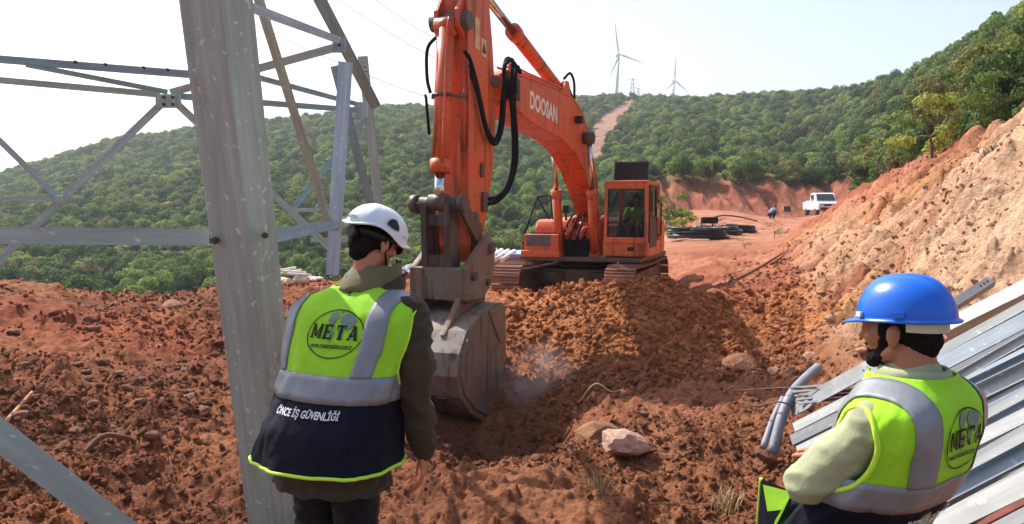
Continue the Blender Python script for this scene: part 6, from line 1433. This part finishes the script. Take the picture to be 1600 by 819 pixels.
def chair():
    c = P(1233, 345, 56); root = empty('folding_chair', (c.x, c.y, gzs(c.x, c.y)), R(15)); tag(root, 'green folding camp chair standing empty between crouching person and pickup', 'chair')
    MB().box((0, 0, .42), (.52, .46, .03), bev=.01).build('seat', M['greencloth'], root); MB().box((0, .26, .74), (.52, .03, .42), (R(-12), 0, 0), .01).build('backrest', M['greencloth'], root)
    for sx in (-1, 1):
        for sy in (-1, 1): MB().cyl((sx * .27, sy * .24, 0), (sx * .25, -sy * .05 + .1 * (sy > 0), .42), .014, seg=8).build('leg', M['steeldark'], root)
        MB().box((sx * .29, 0, .62), (.05, .46, .025), bev=.008).build('armrest', M['blkpanel'], root); MB().cyl((sx * .27, .22, .4), (sx * .27, .3, .95), .014, seg=8).build('back_post', M['steeldark'], root); MB().cyl((sx * .29, -.2, .42), (sx * .29, -.2, .62), .012, seg=8).build('arm_post', M['steeldark'], root)
chair()

# ================================================================ turbines, pylons, wires
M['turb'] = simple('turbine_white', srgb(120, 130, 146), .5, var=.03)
def turbine(hub, base_py, tips, d, label, dd=0):
    hp = P(hub[0], hub[1], d); bp = P(hub[0] - 5, base_py, d); root = empty('wind_turbine', (bp.x, bp.y, bp.z - 12)); tag(root, label, 'wind turbine', 'wind turbines on the ridge'); o = Vector(root.location)
    MB().tube([Vector((bp.x, bp.y, bp.z - 12)) - o, (bp * .5 + hp * .5) - o, hp - o + Vector((0, 1.5, -1.2))], [2.1, 1.7, 1.2], 16).build('tower', M['turb'], root)
    MB().box(hp - o + Vector((-1.2, 3.0, 0)), (3.6, 8, 3.4), bev=1.2).build('nacelle', M['turb'], root)
    MB().ell(hp - o + Vector((0, -2.2, 0)), (1.7, 2.2, 1.7)).build('hub', M['turb'], root)
    for t in tips:
        e = P(t[0], t[1], d) - o; c0 = hp - o + Vector((0, -2.2, 0)); ax = (e - c0); L = ax.length; ax.normalize(); sd = ax.cross(Vector((0, 1, 0))).normalized(); v = []; f = []
        pr = [(0, .9, .9), (.06, 1.0, .8), (.2, 1.7, .5), (.45, 1.25, .35), (.75, .8, .22), (1.0, .18, .06)]
        for i, (q, w, h) in enumerate(pr):
            c = c0 + ax * (L * q); v += [c - sd * w * .4, c + Vector((0, -h, 0)), c + sd * w, c + Vector((0, h, 0))]
            if i: b = 4 * i; f += [(b - 4 + k, b - 4 + (k + 1) % 4, b + (k + 1) % 4, b + k) for k in range(4)]
        f.append((len(v) - 4, len(v) - 3, len(v) - 2, len(v) - 1)); MB().add(v, f, True).build('blade', M['turb'], root)
turbine((967, 86), 166, [(960, 28), (1008, 100), (952, 121)], 900, 'nearest and tallest white wind turbine on the ridge, left of the others')
turbine((1054, 127), 168, [(1057, 82), (1077, 146), (1038, 142)], 1050, 'second white wind turbine on the ridge, right of the tallest one')
turbine((1064, 184), 210, [(1077, 145), (1095, 208), (1036, 196)], 1100, 'far wind turbine showing only a blade tip over the ridge')
M['pylon'] = simple('pylon_steel', srgb(110, 120, 132), .5, .1)
def pylon(px, top, base, d, label):
    t = P(px, top, d); b = P(px, base, d); root = empty('power_pylon', (b.x, b.y, b.z - 6)); tag(root, label, 'pylon', 'distant power pylons'); o = Vector(root.location); Hh = t.z - b.z + 6; r = max(.12, d * .00028); w0, w1 = Hh * .11, Hh * .02
    lg = lambda sx, sy, q: Vector((sx * (w0 + (w1 - w0) * q), sy * (w0 + (w1 - w0) * q), Hh * q))
    for sx in (-1, 1):
        for sy in (-1, 1): MB().tube([lg(sx, sy, 0), lg(sx, sy, 1)], r, 4).build('leg', M['pylon'], root)
    br = MB()
    for k in range(7):
        a, c = k / 7, (k + 1) / 7
        for sy in (-1, 1): br.tube([lg(-1, sy, a), lg(1, sy, c)], r * .7, 4).tube([lg(1, sy, a), lg(-1, sy, c)], r * .7, 4)
    br.build('bracing', M['pylon'], root)
    for q, w in ((.68, .2), (.8, .24), (.92, .18)): MB().tube([(-Hh * w, 0, Hh * q), (0, 0, Hh * q + Hh * .03), (Hh * w, 0, Hh * q)], r, 4).build('cross_arm', M['pylon'], root)
pylon(988, 121, 166, 800, 'taller of the two pylons between the wind turbines'); pylon(997, 137, 166, 1000, 'smaller pylon just right of the taller one between the turbines'); pylon(403, 164, 205, 700, 'faint pylon on the ridge right of the near steel leg')
M['wire'] = simple('power_cable', srgb(60, 64, 70), .5)
def wire_line(a, b, sag, d0, d1, label, r=.028):
    p0, p1 = P(a[0], a[1], d0), P(b[0], b[1], d1); n = 24; pts = [p0.lerp(p1, k / n) - Vector((0, 0, sag * 4 * (k / n) * (1 - k / n))) for k in range(n + 1)]
    o = MB().tube(pts, [r * (d0 + (d1 - d0) * k / n) / 70 for k in range(n + 1)], 5).build('power_line', M['wire']); tag(o, label, 'power line')
wire_line((500, -20), (690, 95), .4, 60, 120, 'power line running down across the sky left of the excavator stick, upper one')
wire_line((560, -20), (700, 70), .4, 60, 120, 'power line nearest the excavator stick at the top')
wire_line((370, 25), (690, 158), .6, 60, 140, 'lowest power line between steel leg and excavator stick')
wire_line((820, 50), (1060, -25), .5, 90, 60, 'faint power line rising to the right above the excavator boom, lower one', .010)
wire_line((800, 40), (960, -20), .5, 90, 60, 'faint power line rising to the right above the excavator boom, upper one', .010)
# ================================================================ air
hz = MB().box((40, 700, 88), (4400, 1720, 380)).build('haze', None); tag(hz, 'thin pale haze over the hills', kind='stuff')
hm_ = bpy.data.materials.new('haze_air'); hm_.use_nodes = True; hn = hm_.node_tree; hn.nodes.clear()
ho = hn.nodes.new('ShaderNodeOutputMaterial'); hv = hn.nodes.new('ShaderNodeVolumePrincipled'); hv.inputs['Color'].default_value = (.86, .92, 1.0, 1); hv.inputs['Density'].default_value = .0004; hv.inputs['Anisotropy'].default_value = .2
hn.links.new(hv.outputs[0], ho.inputs['Volume']); hz.data.materials.clear(); hz.data.materials.append(hm_)
# dust kicked up beside the bucket
dc = MB().ell((0, 0, 0), (.75, .8, .62)).build('dust_cloud', None); dp = P(838, 600, 10.6); dc.location = (dp.x, dp.y, dp.z + .1); tag(dc, 'thin pale dust drifting beside the bucket', kind='stuff')
dm = bpy.data.materials.new('dust_air'); dm.use_nodes = True; dn = dm.node_tree; dn.nodes.clear(); do = dn.nodes.new('ShaderNodeOutputMaterial'); dv = dn.nodes.new('ShaderNodeVolumePrincipled'); dv.inputs['Color'].default_value = (.9, .82, .74, 1)
dtc = dn.nodes.new('ShaderNodeTexCoord'); dno = dn.nodes.new('ShaderNodeTexNoise'); dno.inputs['Scale'].default_value = 2.6; dno.inputs['Detail'].default_value = 3; dmr = dn.nodes.new('ShaderNodeMapRange'); dmr.inputs[1].default_value = .42; dmr.inputs[2].default_value = .75; dmr.inputs[4].default_value = 2.2
dlen = dn.nodes.new('ShaderNodeVectorMath'); dlen.operation = 'LENGTH'; dfo = dn.nodes.new('ShaderNodeMapRange'); dfo.inputs[1].default_value = .70; dfo.inputs[2].default_value = .15; dfo.inputs[3].default_value = 0; dfo.inputs[4].default_value = 1.0; dmu = dn.nodes.new('ShaderNodeMath'); dmu.operation = 'MULTIPLY'
dl = dn.links.new; dl(dtc.outputs['Object'], dno.inputs['Vector']); dl(dno.outputs[0], dmr.inputs[0]); dl(dtc.outputs['Object'], dlen.inputs[0]); dl(dlen.outputs['Value'], dfo.inputs[0]); dl(dmr.outputs[0], dmu.inputs[0]); dl(dfo.outputs[0], dmu.inputs[1]); dl(dmu.outputs[0], dv.inputs['Density']); dl(dv.outputs[0], do.inputs['Volume'])
dc.data.materials.clear(); dc.data.materials.append(dm)
